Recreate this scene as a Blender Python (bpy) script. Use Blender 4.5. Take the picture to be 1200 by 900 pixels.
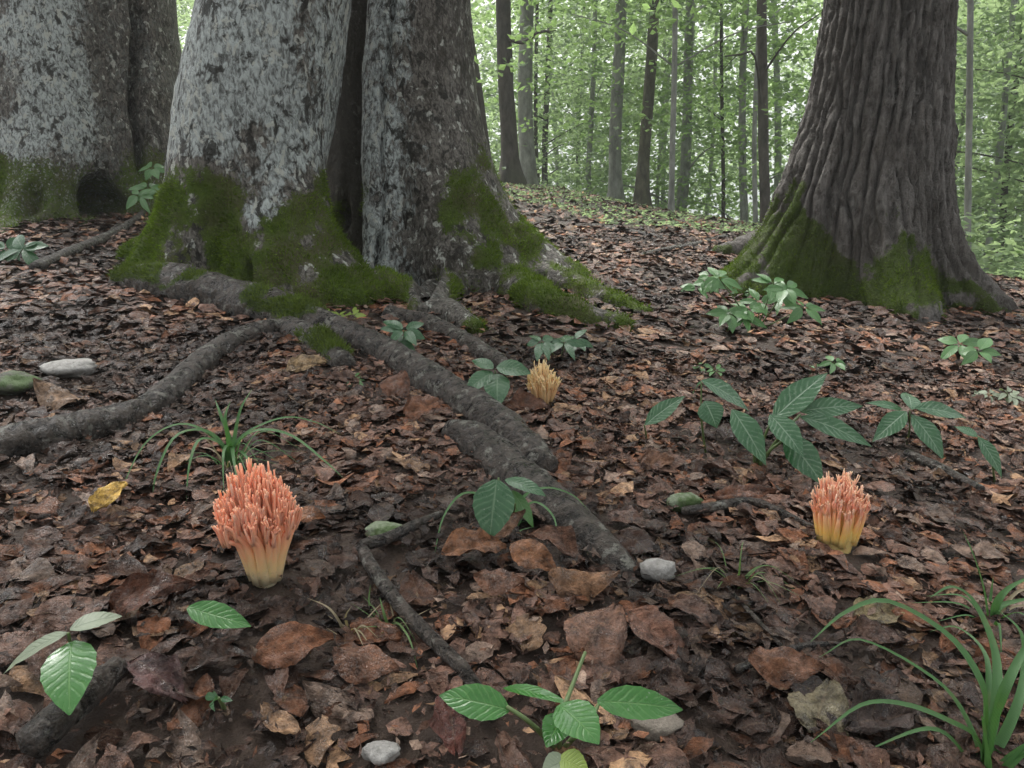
import bpy, math, random
import numpy as np
from mathutils import Vector, Matrix

# ------------------------------------------------------------------ camera, sky, sun, exposure
for o in list(bpy.data.objects): bpy.data.objects.remove(o)
scn = bpy.context.scene
COL = scn.collection
CAM_H, PITCH, FPX = 0.45, math.radians(13.0), 890.0
cd = bpy.data.cameras.new('camera'); cam = bpy.data.objects.new('camera', cd); COL.objects.link(cam)
cam.location = (0, 0, CAM_H); cam.rotation_euler = (math.pi/2-PITCH, 0, 0)
cd.sensor_width = 36; cd.lens = FPX/1200*36; cd.clip_start = 0.02; cd.clip_end = 2000
scn.camera = cam
SUN_EL, SUN_AZ = math.radians(58), math.radians(-25)     # azimuth from +Y towards +X
world = bpy.data.worlds.new('World'); scn.world = world; world.use_nodes = True
wt = world.node_tree; wt.nodes.clear()
sky = wt.nodes.new('ShaderNodeTexSky'); sky.sky_type = 'NISHITA'; sky.sun_disc = False
sky.sun_elevation = SUN_EL; sky.sun_rotation = SUN_AZ; sky.dust_density = 6.0; sky.air_density = 1.0; sky.ozone_density = 1.0
hs = wt.nodes.new('ShaderNodeHueSaturation'); hs.inputs['Saturation'].default_value = 0.12
bg = wt.nodes.new('ShaderNodeBackground'); bg.inputs[1].default_value = 0.108
wo = wt.nodes.new('ShaderNodeOutputWorld')
wt.links.new(sky.outputs[0], hs.inputs['Color']); wt.links.new(hs.outputs[0], bg.inputs[0]); wt.links.new(bg.outputs[0], wo.inputs[0])
sd = bpy.data.lights.new('sun', 'SUN'); sun = bpy.data.objects.new('sun', sd); COL.objects.link(sun)
sd.energy = 1.5; sd.angle = math.radians(18); sd.color = (1.0, 0.97, 0.92)
sdir = Vector((math.sin(SUN_AZ)*math.cos(SUN_EL), math.cos(SUN_AZ)*math.cos(SUN_EL), math.sin(SUN_EL)))
sun.rotation_euler = sdir.to_track_quat('Z', 'Y').to_euler(); sun.location = (0, 0, 30)
vs = scn.view_settings; vs.view_transform = 'Standard'; vs.look = 'None'; vs.gamma = 1; vs.use_curve_mapping = False
vs.exposure = 1.66
scn.cycles.max_bounces = 6; scn.cycles.diffuse_bounces = 3; scn.cycles.glossy_bounces = 2; scn.cycles.transmission_bounces = 3; scn.cycles.volume_bounces = 0

# ------------------------------------------------------------------ noise
rng = np.random.default_rng(7)
random.seed(7)
def _h(ix, iy, iz):
    n = (ix*374761393 + iy*668265263 + iz*2147483647 + 1013904223) & 0xffffffff
    n = ((n ^ (n >> 13))*1274126177) & 0xffffffff
    n = ((n ^ (n >> 15))*2246822519) & 0xffffffff
    return ((n ^ (n >> 16)) & 0xffffff)/float(0xffffff)
def vnoise(x, y, z):
    x = np.asarray(x, float); y = np.asarray(y, float)+0*x; z = np.asarray(z, float)+0*x
    fx, fy, fz = np.floor(x), np.floor(y), np.floor(z)
    ix, iy, iz = fx.astype(np.int64), fy.astype(np.int64), fz.astype(np.int64)
    u, v, w = x-fx, y-fy, z-fz
    u, v, w = u*u*(3-2*u), v*v*(3-2*v), w*w*(3-2*w)
    def L(a, b, t): return a+(b-a)*t
    c = [[[_h(ix+i, iy+j, iz+k) for k in (0, 1)] for j in (0, 1)] for i in (0, 1)]
    return L(L(L(c[0][0][0], c[1][0][0], u), L(c[0][1][0], c[1][1][0], u), v),
             L(L(c[0][0][1], c[1][0][1], u), L(c[0][1][1], c[1][1][1], u), v), w)
def fbm(x, y, z, o=3):
    s, a, t = 0, 0.5, 0
    for i in range(o):
        s = s+a*vnoise(x*2**i+i*17.3, y*2**i+i*5.1, z*2**i+i*9.7); t += a; a *= .5
    return s/t
def sstep(a, b, x):
    t = np.clip((x-a)/(b-a), 0, 1); return t*t*(3-2*t)

# ------------------------------------------------------------------ terrain height
def ground_base(x, y):
    x = np.asarray(x, float); y = np.asarray(y, float)
    z = 0.09*y-0.04*x
    s = (x-2.3)*0.957+(y-3.4)*0.29
    z = z-0.30*0.5*(np.sqrt(s*s+0.7)+s-0.25)*(s > -40)
    s2 = y-11.5
    z = z-0.22*0.5*(np.sqrt(s2*s2+4)+s2)*1.0
    return np.maximum(z, -16+0*z)+0.0
def ground_z(x, y):
    x = np.asarray(x, float); y = np.asarray(y, float)
    return ground_base(x, y)+0.075*(fbm(x*1.7, y*1.7, 3.3+0*x, 3)-.5)+0.02*(fbm(x*9, y*9, 8.1+0*x, 2)-.5)
def gz(x, y): return float(ground_z(np.array([x]), np.array([y]))[0])

CF = np.array((0, math.cos(PITCH), -math.sin(PITCH))); CU = np.array((0, math.sin(PITCH), math.cos(PITCH)))
CP = np.array((0, 0, CAM_H))
def ray(px, py): return CF+np.array((1, 0, 0))*(px-600)/FPX-CU*(py-450)/FPX
def W(px, py, Y):                       # the point at world depth Y seen at that spot of the photograph
    d = ray(px, py); return CP+d*(Y/d[1])
def G(px, py):                          # the point of the ground
    d = ray(px, py); t = np.concatenate([np.arange(.3, 4, .004), np.arange(4, 16, .02)])
    P = CP+d*t[:, None]
    h = P[:, 2]-ground_z(P[:, 0], P[:, 1])
    k = np.argmax(h < 0) if (h < 0).any() else len(t)-1
    return np.array((P[k, 0], P[k, 1], gz(P[k, 0], P[k, 1])))

# ------------------------------------------------------------------ mesh helpers
def mesh_np(name, V, F, mats=None, attrs=None, uv=None, smooth=True, cols=None):
    V = np.asarray(V, np.float32); F = np.asarray(F, np.int32)
    me = bpy.data.meshes.new(name); k = F.shape[1]
    me.vertices.add(len(V)); me.vertices.foreach_set('co', V.ravel())
    me.loops.add(F.size); me.loops.foreach_set('vertex_index', F.ravel())
    me.polygons.add(len(F)); me.polygons.foreach_set('loop_start', np.arange(0, F.size, k, dtype=np.int32))
    me.polygons.foreach_set('loop_total', np.full(len(F), k, np.int32))
    me.polygons.foreach_set('use_smooth', np.full(len(F), smooth, bool))
    me.update(calc_edges=True)
    if attrs:
        for n, a in attrs.items():
            me.attributes.new(n, 'FLOAT', 'POINT').data.foreach_set('value', np.asarray(a, np.float32))
    if cols is not None:
        c = np.ones((len(V), 4), np.float32); c[:, :3] = cols
        me.attributes.new('col', 'FLOAT_COLOR', 'POINT').data.foreach_set('color', c.ravel())
    if uv is not None:
        me.uv_layers.new(name='UVMap').data.foreach_set('uv', np.asarray(uv, np.float32)[F.ravel()].ravel())
    if mats: me.materials.append(mats)
    return me
def link(name, me, parent=None, loc=(0, 0, 0)):
    o = bpy.data.objects.new(name, me); COL.objects.link(o); o.location = loc
    if parent is not None: o.parent = parent
    return o
def tag(o, label=None, cat=None, group=None, kind=None):
    if label: o['label'] = label
    if cat: o['category'] = cat
    if group: o['group'] = group
    if kind: o['kind'] = kind
    return o
def thing(name, loc, label, cat, group=None):
    o = bpy.data.objects.new(name, None); COL.objects.link(o); o.location = loc; o.empty_display_size = .05
    return tag(o, label, cat, group)
def merge(parts):
    Vs, Fs, n = [], [], 0
    for V, F in parts: Vs.append(V); Fs.append(np.asarray(F)+n); n += len(V)
    return np.vstack(Vs), np.vstack(Fs)
def catmull(P, n):
    P = np.asarray(P, float); P = np.vstack([2*P[0]-P[1], P, 2*P[-1]-P[-2]]); m = len(P)-3
    t = np.linspace(0, m-1e-6, n); i = t.astype(int); u = (t-i)[:, None]
    a, b, c, d = P[i], P[i+1], P[i+2], P[i+3]
    return .5*((2*b)+(-a+c)*u+(2*a-5*b+4*c-d)*u**2+(-a+3*b-3*c+d)*u**3)
def tube(P, R, k=10, n=None, rough=0.0, seed=0, cap=True):
    P = np.asarray(P, float); R = np.asarray(R, float)
    if n:
        R = np.interp(np.linspace(0, 1, n), np.linspace(0, 1, len(R)), R); P = catmull(P, n)
    n = len(P); T = np.gradient(P, axis=0); T /= np.linalg.norm(T, axis=1)[:, None]+1e-9
    ref = np.array((0, 0, 1.)) if abs(T[:, 2]).mean() < .8 else np.array((0, 1., 0))
    A = np.cross(T, ref); A /= np.linalg.norm(A, axis=1)[:, None]+1e-9; B = np.cross(A, T)
    th = np.arange(k)*2*math.pi/k
    D = A[:, None]*np.cos(th)[None, :, None]+B[:, None]*np.sin(th)[None, :, None]
    rr = R[:, None]*np.ones(k)[None]
    if rough:
        q = (P[:, None]+D*rr[..., None]).reshape(-1, 3)
        s = 1/max(R.max()*1.1, 1e-4)
        rr = rr*(1+rough*2*(fbm(q[:, 0]*s+seed, q[:, 1]*s, q[:, 2]*s, 3).reshape(n, k)-.5)+rough*.9*(vnoise(q[:, 0]*s*5+seed, q[:, 1]*s*5, q[:, 2]*s*5).reshape(n, k)-.5))
    V = (P[:, None]+D*rr[..., None]).reshape(-1, 3)
    i, j = np.meshgrid(np.arange(n-1), np.arange(k), indexing='ij'); j2 = (j+1) % k
    F = np.stack([i*k+j, (i+1)*k+j, (i+1)*k+j2, i*k+j2], -1).reshape(-1, 4)
    if cap:
        V = np.vstack([V, P[:1]-T[:1]*R[0]*.5, P[-1:]+T[-1:]*R[-1]*.5]); a, b = n*k, n*k+1
        c0 = np.array([[a, q, (q+1) % k, a] for q in range(k)]); c1 = np.array([[b, (n-1)*k+(q+1) % k, (n-1)*k+q, b] for q in range(k)])
        F = np.vstack([F, c0[:, [0, 1, 2, 2]], c1[:, [0, 1, 2, 2]]])
    return V, F
def quads_to_clean(V, F):               # quads with a doubled corner become triangles
    tri = F[:, 2] == F[:, 3]
    q = F[~tri]; t = F[tri][:, :3]
    return np.vstack([q[:, [0, 1, 2]], q[:, [0, 2, 3]], t])
def tube_mesh(name, P, R, mat, org=(0, 0, 0), **kw):
    V, F = tube(P, R, **kw); return mesh_np(name, V-np.asarray(org), quads_to_clean(V, F), mat)

# ------------------------------------------------------------------ materials
class NT:
    def __init__(s, name):
        s.m = bpy.data.materials.new(name); s.m.use_nodes = True; s.t = s.m.node_tree; s.t.nodes.clear()
        s.out = s.t.nodes.new('ShaderNodeOutputMaterial')
    def n(s, ty, ins=None, **props):
        nd = s.t.nodes.new('ShaderNode'+ty)
        for k, v in props.items(): setattr(nd, k, v)
        for k, v in (ins or {}).items():
            if isinstance(v, bpy.types.NodeSocket): s.t.links.new(v, nd.inputs[k])
            else: nd.inputs[k].default_value = v
        return nd
    def obj(s): return s.n('TexCoord').outputs['Object']
    def map(s, v, sc=(1, 1, 1), loc=(0, 0, 0)): return s.n('Mapping', {'Vector': v, 'Scale': sc, 'Location': loc}).outputs[0]
    def noise(s, v, sc, det=4, ro=.6, dist=0.0): return s.n('TexNoise', {'Vector': v, 'Scale': sc, 'Detail': det, 'Roughness': ro, 'Distortion': dist}).outputs[0]
    def vor(s, v, sc, feature='F1'): return s.n('TexVoronoi', {'Vector': v, 'Scale': sc}, feature=feature).outputs[0]
    def ramp(s, f, *st):
        r = s.n('ValToRGB', {'Fac': f}); e = r.color_ramp.elements
        while len(e) < len(st): e.new(.5)
        for el, (p, c) in zip(e, st): el.position = p; el.color = (c, c, c, 1) if isinstance(c, (int, float)) else (*c, 1)
        return r.outputs[0]
    def mix(s, f, a, b, mode='MIX'):
        nd = s.n('Mix', data_type='RGBA', blend_type=mode)
        for k, v in ((0, f), (6, a), (7, b)):
            if isinstance(v, bpy.types.NodeSocket): s.t.links.new(v, nd.inputs[k])
            elif k and not isinstance(v, (int, float)): nd.inputs[k].default_value = (*v, 1)
            elif k: nd.inputs[k].default_value = (v, v, v, 1)
            else: nd.inputs[k].default_value = v
        return nd.outputs[2]
    def math(s, op, a, b=0.0, clamp=False):
        nd = s.n('Math', operation=op, use_clamp=clamp)
        for k, v in ((0, a), (1, b)):
            if isinstance(v, bpy.types.NodeSocket): s.t.links.new(v, nd.inputs[k])
            else: nd.inputs[k].default_value = v
        return nd.outputs[0]
    def attr(s, name): return s.n('Attribute', attribute_name=name)
    def bump(s, h, strength=.5, dist=.01, normal=None):
        i = {'Height': h, 'Strength': strength, 'Distance': dist}
        if normal is not None: i['Normal'] = normal
        return s.n('Bump', i).outputs[0]
    def done(s, col, rough=.6, normal=None, spec=.5, trans=None, **extra):
        i = {'Base Color': col if isinstance(col, bpy.types.NodeSocket) else (*col, 1), 'Roughness': rough, 'Specular IOR Level': spec}
        if normal is not None: i['Normal'] = normal
        i.update(extra)
        b = s.n('BsdfPrincipled', i).outputs[0]
        if trans:
            w, c = trans
            tr = s.n('BsdfTranslucent', {'Color': c if isinstance(c, bpy.types.NodeSocket) else (*c, 1)})
            b = s.n('MixShader', {0: w, 1: b, 2: tr.outputs[0]}).outputs[0]
        s.t.links.new(b, s.out.inputs[0]); return s.m

def mat_soil():
    m = NT('soil'); v = m.obj()
    a = m.noise(v, 9, 6, .65); b = m.noise(v, 120, 5, .7); c = m.noise(v, 1.3, 3)
    col = m.mix(a, (.022, .014, .010), (.060, .039, .028)); col = m.mix(m.ramp(b, (.45, 0), (.75, .5)), col, (.10, .07, .05))
    far = m.n('SeparateXYZ', {0: v}).outputs[1]
    g = m.math('MULTIPLY', m.math('MULTIPLY', m.math('SUBTRACT', far, 9.0), .25, True), m.ramp(c, (.3, .2), (.6, 1)))
    col = m.mix(g, col, (.06, .10, .035))
    n = m.bump(m.math('ADD', m.math('MULTIPLY', b, .5), a), .8, .02)
    return m.done(col, m.ramp(b, (.3, .35), (.7, .85)), n, .3)
def mat_litter():
    m = NT('dead_leaf'); uv = m.n('TexCoord').outputs['UV']; v = m.n('NewGeometry').outputs['Position']
    at = m.attr('col').outputs['Color']; oc = m.n('ObjectInfo').outputs['Color']
    base = m.mix(1.0, at, oc, 'MULTIPLY')
    sx = m.n('SeparateXYZ', {0: uv}); u, w = sx.outputs[0], sx.outputs[1]
    aw = m.math('ABSOLUTE', m.math('SUBTRACT', w, .5))
    mid = m.math('LESS_THAN', aw, .022)
    ph = m.math('SUBTRACT', m.math('MULTIPLY', u, 9.0), m.math('MULTIPLY', aw, 5.0))
    fr = m.math('ABSOLUTE', m.math('SUBTRACT', m.math('FRACT', ph), .5))
    vein = m.math('MAXIMUM', mid, m.math('LESS_THAN', fr, .05))
    n1 = m.noise(v, 75, 5, .7); n2 = m.noise(v, 420, 3, .7); n3 = m.noise(v, 45, 4, .65); n4 = m.noise(v, 190, 4, .7)
    col = m.mix(m.ramp(n1, (.36, 0), (.66, 1)), m.mix(1.0, base, (.32, .28, .26), 'MULTIPLY'), m.mix(1.0, base, (1.65, 1.5, 1.38), 'MULTIPLY'))
    col = m.mix(m.math('MULTIPLY', vein, .20), col, (.22, .15, .10))
    col = m.mix(m.ramp(n4, (.60, 0), (.68, .5)), col, (.035, .024, .018))
    col = m.mix(m.ramp(n2, (.64, 0), (.72, .6)), col, (.30, .26, .22))
    h = m.math('ADD', m.math('ADD', m.math('MULTIPLY', vein, .2), m.math('MULTIPLY', n1, .8)), m.math('ADD', m.math('MULTIPLY', n2, .25), m.math('MULTIPLY', n4, .7)))
    return m.done(col, m.ramp(n3, (.40, .20), (.58, .75)), m.bump(h, 1.0, .007), m.ramp(n3, (.40, .65), (.58, .20)))
def mat_beech():
    m = NT('lichened_beech_bark'); v = m.obj()
    li = m.attr('lichen').outputs['Fac']; mo = m.attr('moss').outputs['Fac']; wet = m.attr('wet').outputs['Fac']
    vs_ = m.map(v, (1, 1, .6))
    big = m.noise(v, 5, 4, .6); fl = m.noise(vs_, 48, 5, .62, 1.0); fl2 = m.noise(m.map(v, (1, 1, .5), (3, 7, 1)), 85, 4, .65, .8); fine = m.noise(vs_, 190, 4, .7)
    bark = m.mix(m.ramp(fl2, (.38, 0), (.62, 1)), (.032, .028, .023), (.175, .16, .14))
    bark = m.mix(m.ramp(fine, (.5, 0), (.7, .55)), bark, (.27, .26, .235))
    pale = m.mix(m.ramp(fl2, (.38, 0), (.58, 1)), (.11, .115, .108), (.44, .48, .465))
    k = m.math('ADD', m.math('ADD', m.math('MULTIPLY', li, .80), m.math('MULTIPLY', fl, .75)), m.math('MULTIPLY', big, .30))
    f = m.ramp(k, (.70, 0), (.80, 1))
    col = m.mix(f, bark, pale)
    white = m.ramp(m.math('ADD', m.noise(m.map(v, (1, 1, .7), (9, 2, 4)), 40, 3, .5, .6), m.math('MULTIPLY', m.math('SUBTRACT', big, .5), .25)), (.60, 0), (.635, .85))
    col = m.mix(white, col, (.46, .47, .42))
    dark = m.ramp(m.noise(m.map(v, (1, 1, .7)), 26, 5, .62, .5), (.555, 0), (.61, .9)); col = m.mix(dark, col, (.024, .022, .018))
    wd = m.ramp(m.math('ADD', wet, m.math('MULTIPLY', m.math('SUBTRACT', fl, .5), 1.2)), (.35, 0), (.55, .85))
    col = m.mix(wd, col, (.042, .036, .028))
    mn = m.noise(v, 90, 4, .7); mb = m.noise(v, 7, 3)
    mosscol = m.mix(mn, (.026, .042, .008), (.105, .155, .026)); mosscol = m.mix(m.ramp(mb, (.4, 0), (.65, .75)), mosscol, (.085, .074, .044))
    mf = m.ramp(m.math('ADD', mo, m.math('MULTIPLY', m.math('SUBTRACT', mn, .5), 1.3)), (.38, 0), (.56, 1))
    col = m.mix(mf, col, mosscol)
    h = m.math('ADD', m.math('ADD', m.math('MULTIPLY', fl, .7), m.math('MULTIPLY', fl2, .8)), m.math('ADD', m.math('MULTIPLY', f, .2), m.math('MULTIPLY', fine, .4)))
    return m.done(col, m.mix(mf, .6, .9), m.bump(h, 1.0, .012), .2)
def mat_furrow():
    m = NT('furrowed_bark'); v = m.obj(); mo = m.attr('moss').outputs['Fac']; wet = m.attr('wet').outputs['Fac']
    vs_ = m.map(v, (1, 1, .28)); a = m.noise(vs_, 62, 6, .7, .4); b = m.noise(v, 160, 4, .7); big = m.noise(v, 4, 3)
    col = m.mix(m.ramp(a, (.36, 0), (.66, 1)), (.052, .046, .041), (.27, .252, .234)); col = m.mix(m.ramp(b, (.5, 0), (.72, .6)), col, (.30, .28, .26))
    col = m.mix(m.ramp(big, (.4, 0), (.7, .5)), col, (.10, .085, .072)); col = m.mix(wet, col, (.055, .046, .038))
    mn = m.noise(v, 80, 4, .7); mb = m.noise(v, 6, 3)
    mosscol = m.mix(mn, (.026, .038, .008), (.10, .15, .028)); mosscol = m.mix(m.ramp(mb, (.4, 0), (.65, .5)), mosscol, (.06, .055, .026))
    mf = m.ramp(m.math('ADD', mo, m.math('MULTIPLY', m.math('SUBTRACT', mn, .5), .9)), (.40, 0), (.56, 1))
    col = m.mix(mf, col, mosscol)
    return m.done(col, .75, m.bump(m.math('ADD', a, m.math('MULTIPLY', b, .6)), 1.0, .020), .2)
def mat_root():
    m = NT('root_bark'); v = m.obj(); mo = m.attr('moss').outputs['Fac']
    a = m.noise(v, 60, 6, .7, .8); b = m.noise(v, 210, 4, .7); cr = m.n('TexWave', {'Vector': v, 'Scale': 14, 'Distortion': 9, 'Detail': 3}).outputs[1]
    col = m.mix(m.ramp(a, (.42, 0), (.60, 1)), (.013, .010, .008), (.085, .066, .052)); col = m.mix(m.ramp(b, (.54, 0), (.70, .6)), col, (.22, .195, .17))
    col = m.mix(m.ramp(m.noise(v, 44, 5, .7), (.56, 0), (.62, .75)), col, (.25, .245, .21))
    mn = m.noise(v, 95, 4, .7); mosscol = m.mix(mn, (.022, .034, .008), (.085, .125, .03))
    mf = m.ramp(m.math('ADD', mo, m.math('MULTIPLY', m.math('SUBTRACT', mn, .5), .9)), (.42, 0), (.56, 1))
    col = m.mix(mf, col, mosscol)
    h = m.math('ADD', m.math('ADD', a, m.math('MULTIPLY', b, .5)), m.math('MULTIPLY', cr, .25))
    return m.done(col, m.mix(mf, m.ramp(a, (.4, .22), (.6, .6)), .9), m.bump(h, 1.0, .018), .5)
def mat_moss():
    m = NT('moss'); v = m.obj(); c = m.attr('col').outputs['Color']
    col = m.mix(1.0, m.mix(m.noise(v, 10, 3), (.9, .85, .7), (1.2, 1.25, 1.0)), c, 'MULTIPLY')
    return m.done(col, .8, None, .25, trans=(.25, m.mix(1.0, col, (1.3, 1.5, .8), 'MULTIPLY')))
def mat_bg_trunk(name, dark, light, sc=1.0):
    m = NT(name); v = m.map(m.obj(), (1, 1, .4)); a = m.noise(v, 14*sc, 5, .7); b = m.noise(v, 2.2, 3)
    col = m.mix(m.ramp(a, (.35, 0), (.68, 1)), dark, light); col = m.mix(m.ramp(b, (.5, 0), (.7, .55)), col, (.07, .085, .045))
    return m.done(col, .8, m.bump(a, .6, .02), .3)
def mat_tree_leaf(name, c1, c2, tr):
    m = NT(name); c = m.attr('rnd').outputs['Fac']
    col = m.mix(c, c1, c2); tcol = m.mix(c, tuple(.85*x for x in tr), tuple(1.15*x for x in tr))
    return m.done(col, .55, None, .35, trans=(.5, tcol))
def mat_plant(name, c1, c2, veincol, vs_=0.5, rough=.38, pale=0.0, nv=9.0):
    m = NT(name); uv = m.n('TexCoord').outputs['UV']; v = m.obj()
    sx = m.n('SeparateXYZ', {0: uv}); u, w = sx.outputs[0], sx.outputs[1]
    aw = m.math('ABSOLUTE', m.math('SUBTRACT', w, .5))
    mid = m.ramp(aw, (.012, 1), (.035, 0))
    wob = m.math('MULTIPLY', m.noise(v, 45, 3), 1.3)
    ph = m.math('ADD', m.math('SUBTRACT', m.math('MULTIPLY', u, nv), m.math('MULTIPLY', aw, 4.0)), wob)
    fr = m.math('ABSOLUTE', m.math('SUBTRACT', m.math('FRACT', ph), .5))
    sv = m.math('MULTIPLY', m.ramp(fr, (.0, 1), (.26, 0)), m.ramp(m.noise(v, 70, 3), (.38, .1), (.62, .9))); vein = m.math('MAXIMUM', mid, sv)
    n1 = m.noise(v, 55, 4, .6); n2 = m.noise(v, 420, 2, .5)
    col = m.mix(n1, c1, c2); col = m.mix(m.math('MULTIPLY', vein, vs_), col, veincol)
    col = m.mix(m.ramp(n2, (.70, 0), (.76, .5+pale)), col, (.36, .42, .34))
    h = m.math('SUBTRACT', m.math('MULTIPLY', n1, .5), m.math('MULTIPLY', vein, .5))
    return m.done(col, m.ramp(n1, (.3, rough-.1), (.7, rough+.12)), m.bump(h, .45, .002), .55, trans=(.22, m.mix(1.0, col, (1.4, 1.6, .8), 'MULTIPLY')))
def mat_blade(name, c1, c2):
    m = NT(name); uv = m.n('TexCoord').outputs['UV']; w = m.n('SeparateXYZ', {0: uv}).outputs[1]
    st = m.n('TexWave', {'Vector': uv, 'Scale': 3.5, 'Distortion': .4}, bands_direction='Y').outputs[1]
    col = m.mix(st, c1, c2); col = m.mix(m.ramp(m.noise(m.obj(), 40, 3), (.55, 0), (.75, .5)), col, (.16, .19, .07))
    return m.done(col, .42, m.bump(st, .3, .001), .5, trans=(.3, m.mix(1.0, col, (1.4, 1.5, .8), 'MULTIPLY')))
def mat_coral(name, *st):
    m = NT(name); h = m.attr('hgt').outputs['Fac']; v = m.obj()
    n1 = m.noise(v, 90, 4); n2 = m.noise(v, 260, 3)
    col = m.ramp(m.math('ADD', h, m.math('MULTIPLY', m.math('SUBTRACT', n1, .5), .28)), *st)
    col = m.mix(m.math('MULTIPLY', m.ramp(n2, (.55, 0), (.7, 1)), m.ramp(h, (.0, .7), (.22, 0))), col, (.10, .075, .06))
    return m.done(col, .55, m.bump(n2, .25, .002), .4, **{'Subsurface Weight': .35, 'Subsurface Radius': (.006, .003, .0015), 'Subsurface Scale': 1.0})
def mat_stone(name, a, b, moss=0.0):
    m = NT(name); v = m.obj(); n = m.noise(v, 60, 6, .65); n2 = m.noise(v, 200, 4, .7)
    col = m.mix(m.ramp(n, (.35, 0), (.68, 1)), a, b); col = m.mix(m.ramp(n2, (.6, 0), (.7, .7)), col, (.05, .045, .04))
    if moss: col = m.mix(m.ramp(m.noise(v, 40, 3), (.6-moss*.4, 0), (.7-moss*.3, 1)), col, (.06, .10, .03))
    return m.done(col, .7, m.bump(m.math('ADD', n, m.math('MULTIPLY', n2, .5)), .8, .006), .4)
SOIL, LITTER, BEECH, FURROW, ROOT, MOSS = mat_soil(), mat_litter(), mat_beech(), mat_furrow(), mat_root(), mat_moss()
STEM = NT('green_stem').done((.10, .15, .05), .5); BROWNSTEM = NT('woody_stem').done((.09, .07, .045), .6)

# ------------------------------------------------------------------ ground sheet
def build_ground():
    n = 260; u = np.linspace(-1, 1, n); c = 1.2; um = math.asinh(300/c)
    gx = c*np.sinh(u*um); gy = 1.6+c*np.sinh(u*um)
    X, Y = np.meshgrid(gx, gy, indexing='ij'); x, y = X.ravel(), Y.ravel()
    V = np.stack([x, y, ground_z(x, y)], -1)
    i, j = np.meshgrid(np.arange(n-1), np.arange(n-1), indexing='ij')
    F = np.stack([i*n+j, (i+1)*n+j, (i+1)*n+j+1, i*n+j+1], -1).reshape(-1, 4)
    tag(link('ground', mesh_np('ground', V, F, SOIL)), kind='structure')
build_ground()

# ------------------------------------------------------------------ the big trees
BLOCK = []                                # circles of ground taken by trunks, roots and stones
def remesh(V, F, vox, it=12, fac=.5):
    me = mesh_np('tmp', V, quads_to_clean(V, F)); o = link('tmp', me)
    r = o.modifiers.new('r', 'REMESH'); r.mode = 'VOXEL'; r.voxel_size = vox
    s = o.modifiers.new('s', 'SMOOTH'); s.factor = fac; s.iterations = it
    dg = bpy.context.evaluated_depsgraph_get(); dg.update()
    ev = o.evaluated_get(dg); m2 = bpy.data.meshes.new_from_object(ev)
    V2 = np.empty(len(m2.vertices)*3, np.float32); m2.vertices.foreach_get('co', V2); V2 = V2.reshape(-1, 3).astype(float)
    N2 = np.empty(len(m2.vertices)*3, np.float32); m2.vertices.foreach_get('normal', N2); N2 = N2.reshape(-1, 3).astype(float)
    lt = np.empty(len(m2.polygons), np.int32); m2.polygons.foreach_get('loop_total', lt)
    li = np.empty(len(m2.loops), np.int32); m2.loops.foreach_get('vertex_index', li)
    F2 = li.reshape(-1, 4) if (lt == 4).all() else None
    bpy.data.objects.remove(o); bpy.data.meshes.remove(me); bpy.data.meshes.remove(m2)
    return V2, N2, F2
def loft(ax, zg, z0, z1, lobes, nth=120, dz=.03):
    """ax: rows (z, x, y, r); lobes: (angle deg, amount, width deg, height scale)"""
    ax = np.array(ax); z = np.arange(z0, z1, dz); th = np.arange(nth)*2*math.pi/nth
    cx, cy, r = (np.interp(z, ax[:, 0], ax[:, k]) for k in (1, 2, 3))
    rr = np.repeat(r[:, None], nth, 1)
    for (a, A, w, h) in lobes:
        d = (th-math.radians(a)+math.pi) % (2*math.pi)-math.pi
        hh = np.clip(z-zg, 0, None)/h
        rr = rr+A*np.exp(-(d/math.radians(w))**2)[None]*np.exp(-hh**1.15)[:, None]
    V = np.stack([cx[:, None]+rr*np.cos(th), cy[:, None]+rr*np.sin(th), np.repeat(z[:, None], nth, 1)], -1).reshape(-1, 3)
    n = len(z); i, j = np.meshgrid(np.arange(n-1), np.arange(nth), indexing='ij'); j2 = (j+1) % nth
    F = np.stack([i*nth+j, i*nth+j2, (i+1)*nth+j2, (i+1)*nth+j], -1).reshape(-1, 4)
    V = np.vstack([V, [[cx[0], cy[0], z[0]], [cx[-1], cy[-1], z[-1]]]]); a, b = n*nth, n*nth+1
    q = np.arange(nth); q2 = (q+1) % nth
    F = np.vstack([F, np.stack([a+0*q, q2, q, q], -1), np.stack([b+0*q, (n-1)*nth+q, (n-1)*nth+q2, (n-1)*nth+q2], -1)])
    return V, F
def project(V):
    d = V-CP; z = d@CF; return 600+FPX*d[:, 0]/z, 450-FPX*(d@CU)/z
def front_point(V, px, py):
    x, y = project(V); k = np.hypot(x-px, y-py); c = np.where(k < max(7, k.min()+1))[0]
    return V[c[np.argmin(V[c, 1])]]
def pit(V, N, c, r, depth):
    d = np.linalg.norm((V-np.asarray(c))/np.asarray(r), axis=1)
    return -depth*np.exp(-d**3.4)
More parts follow.
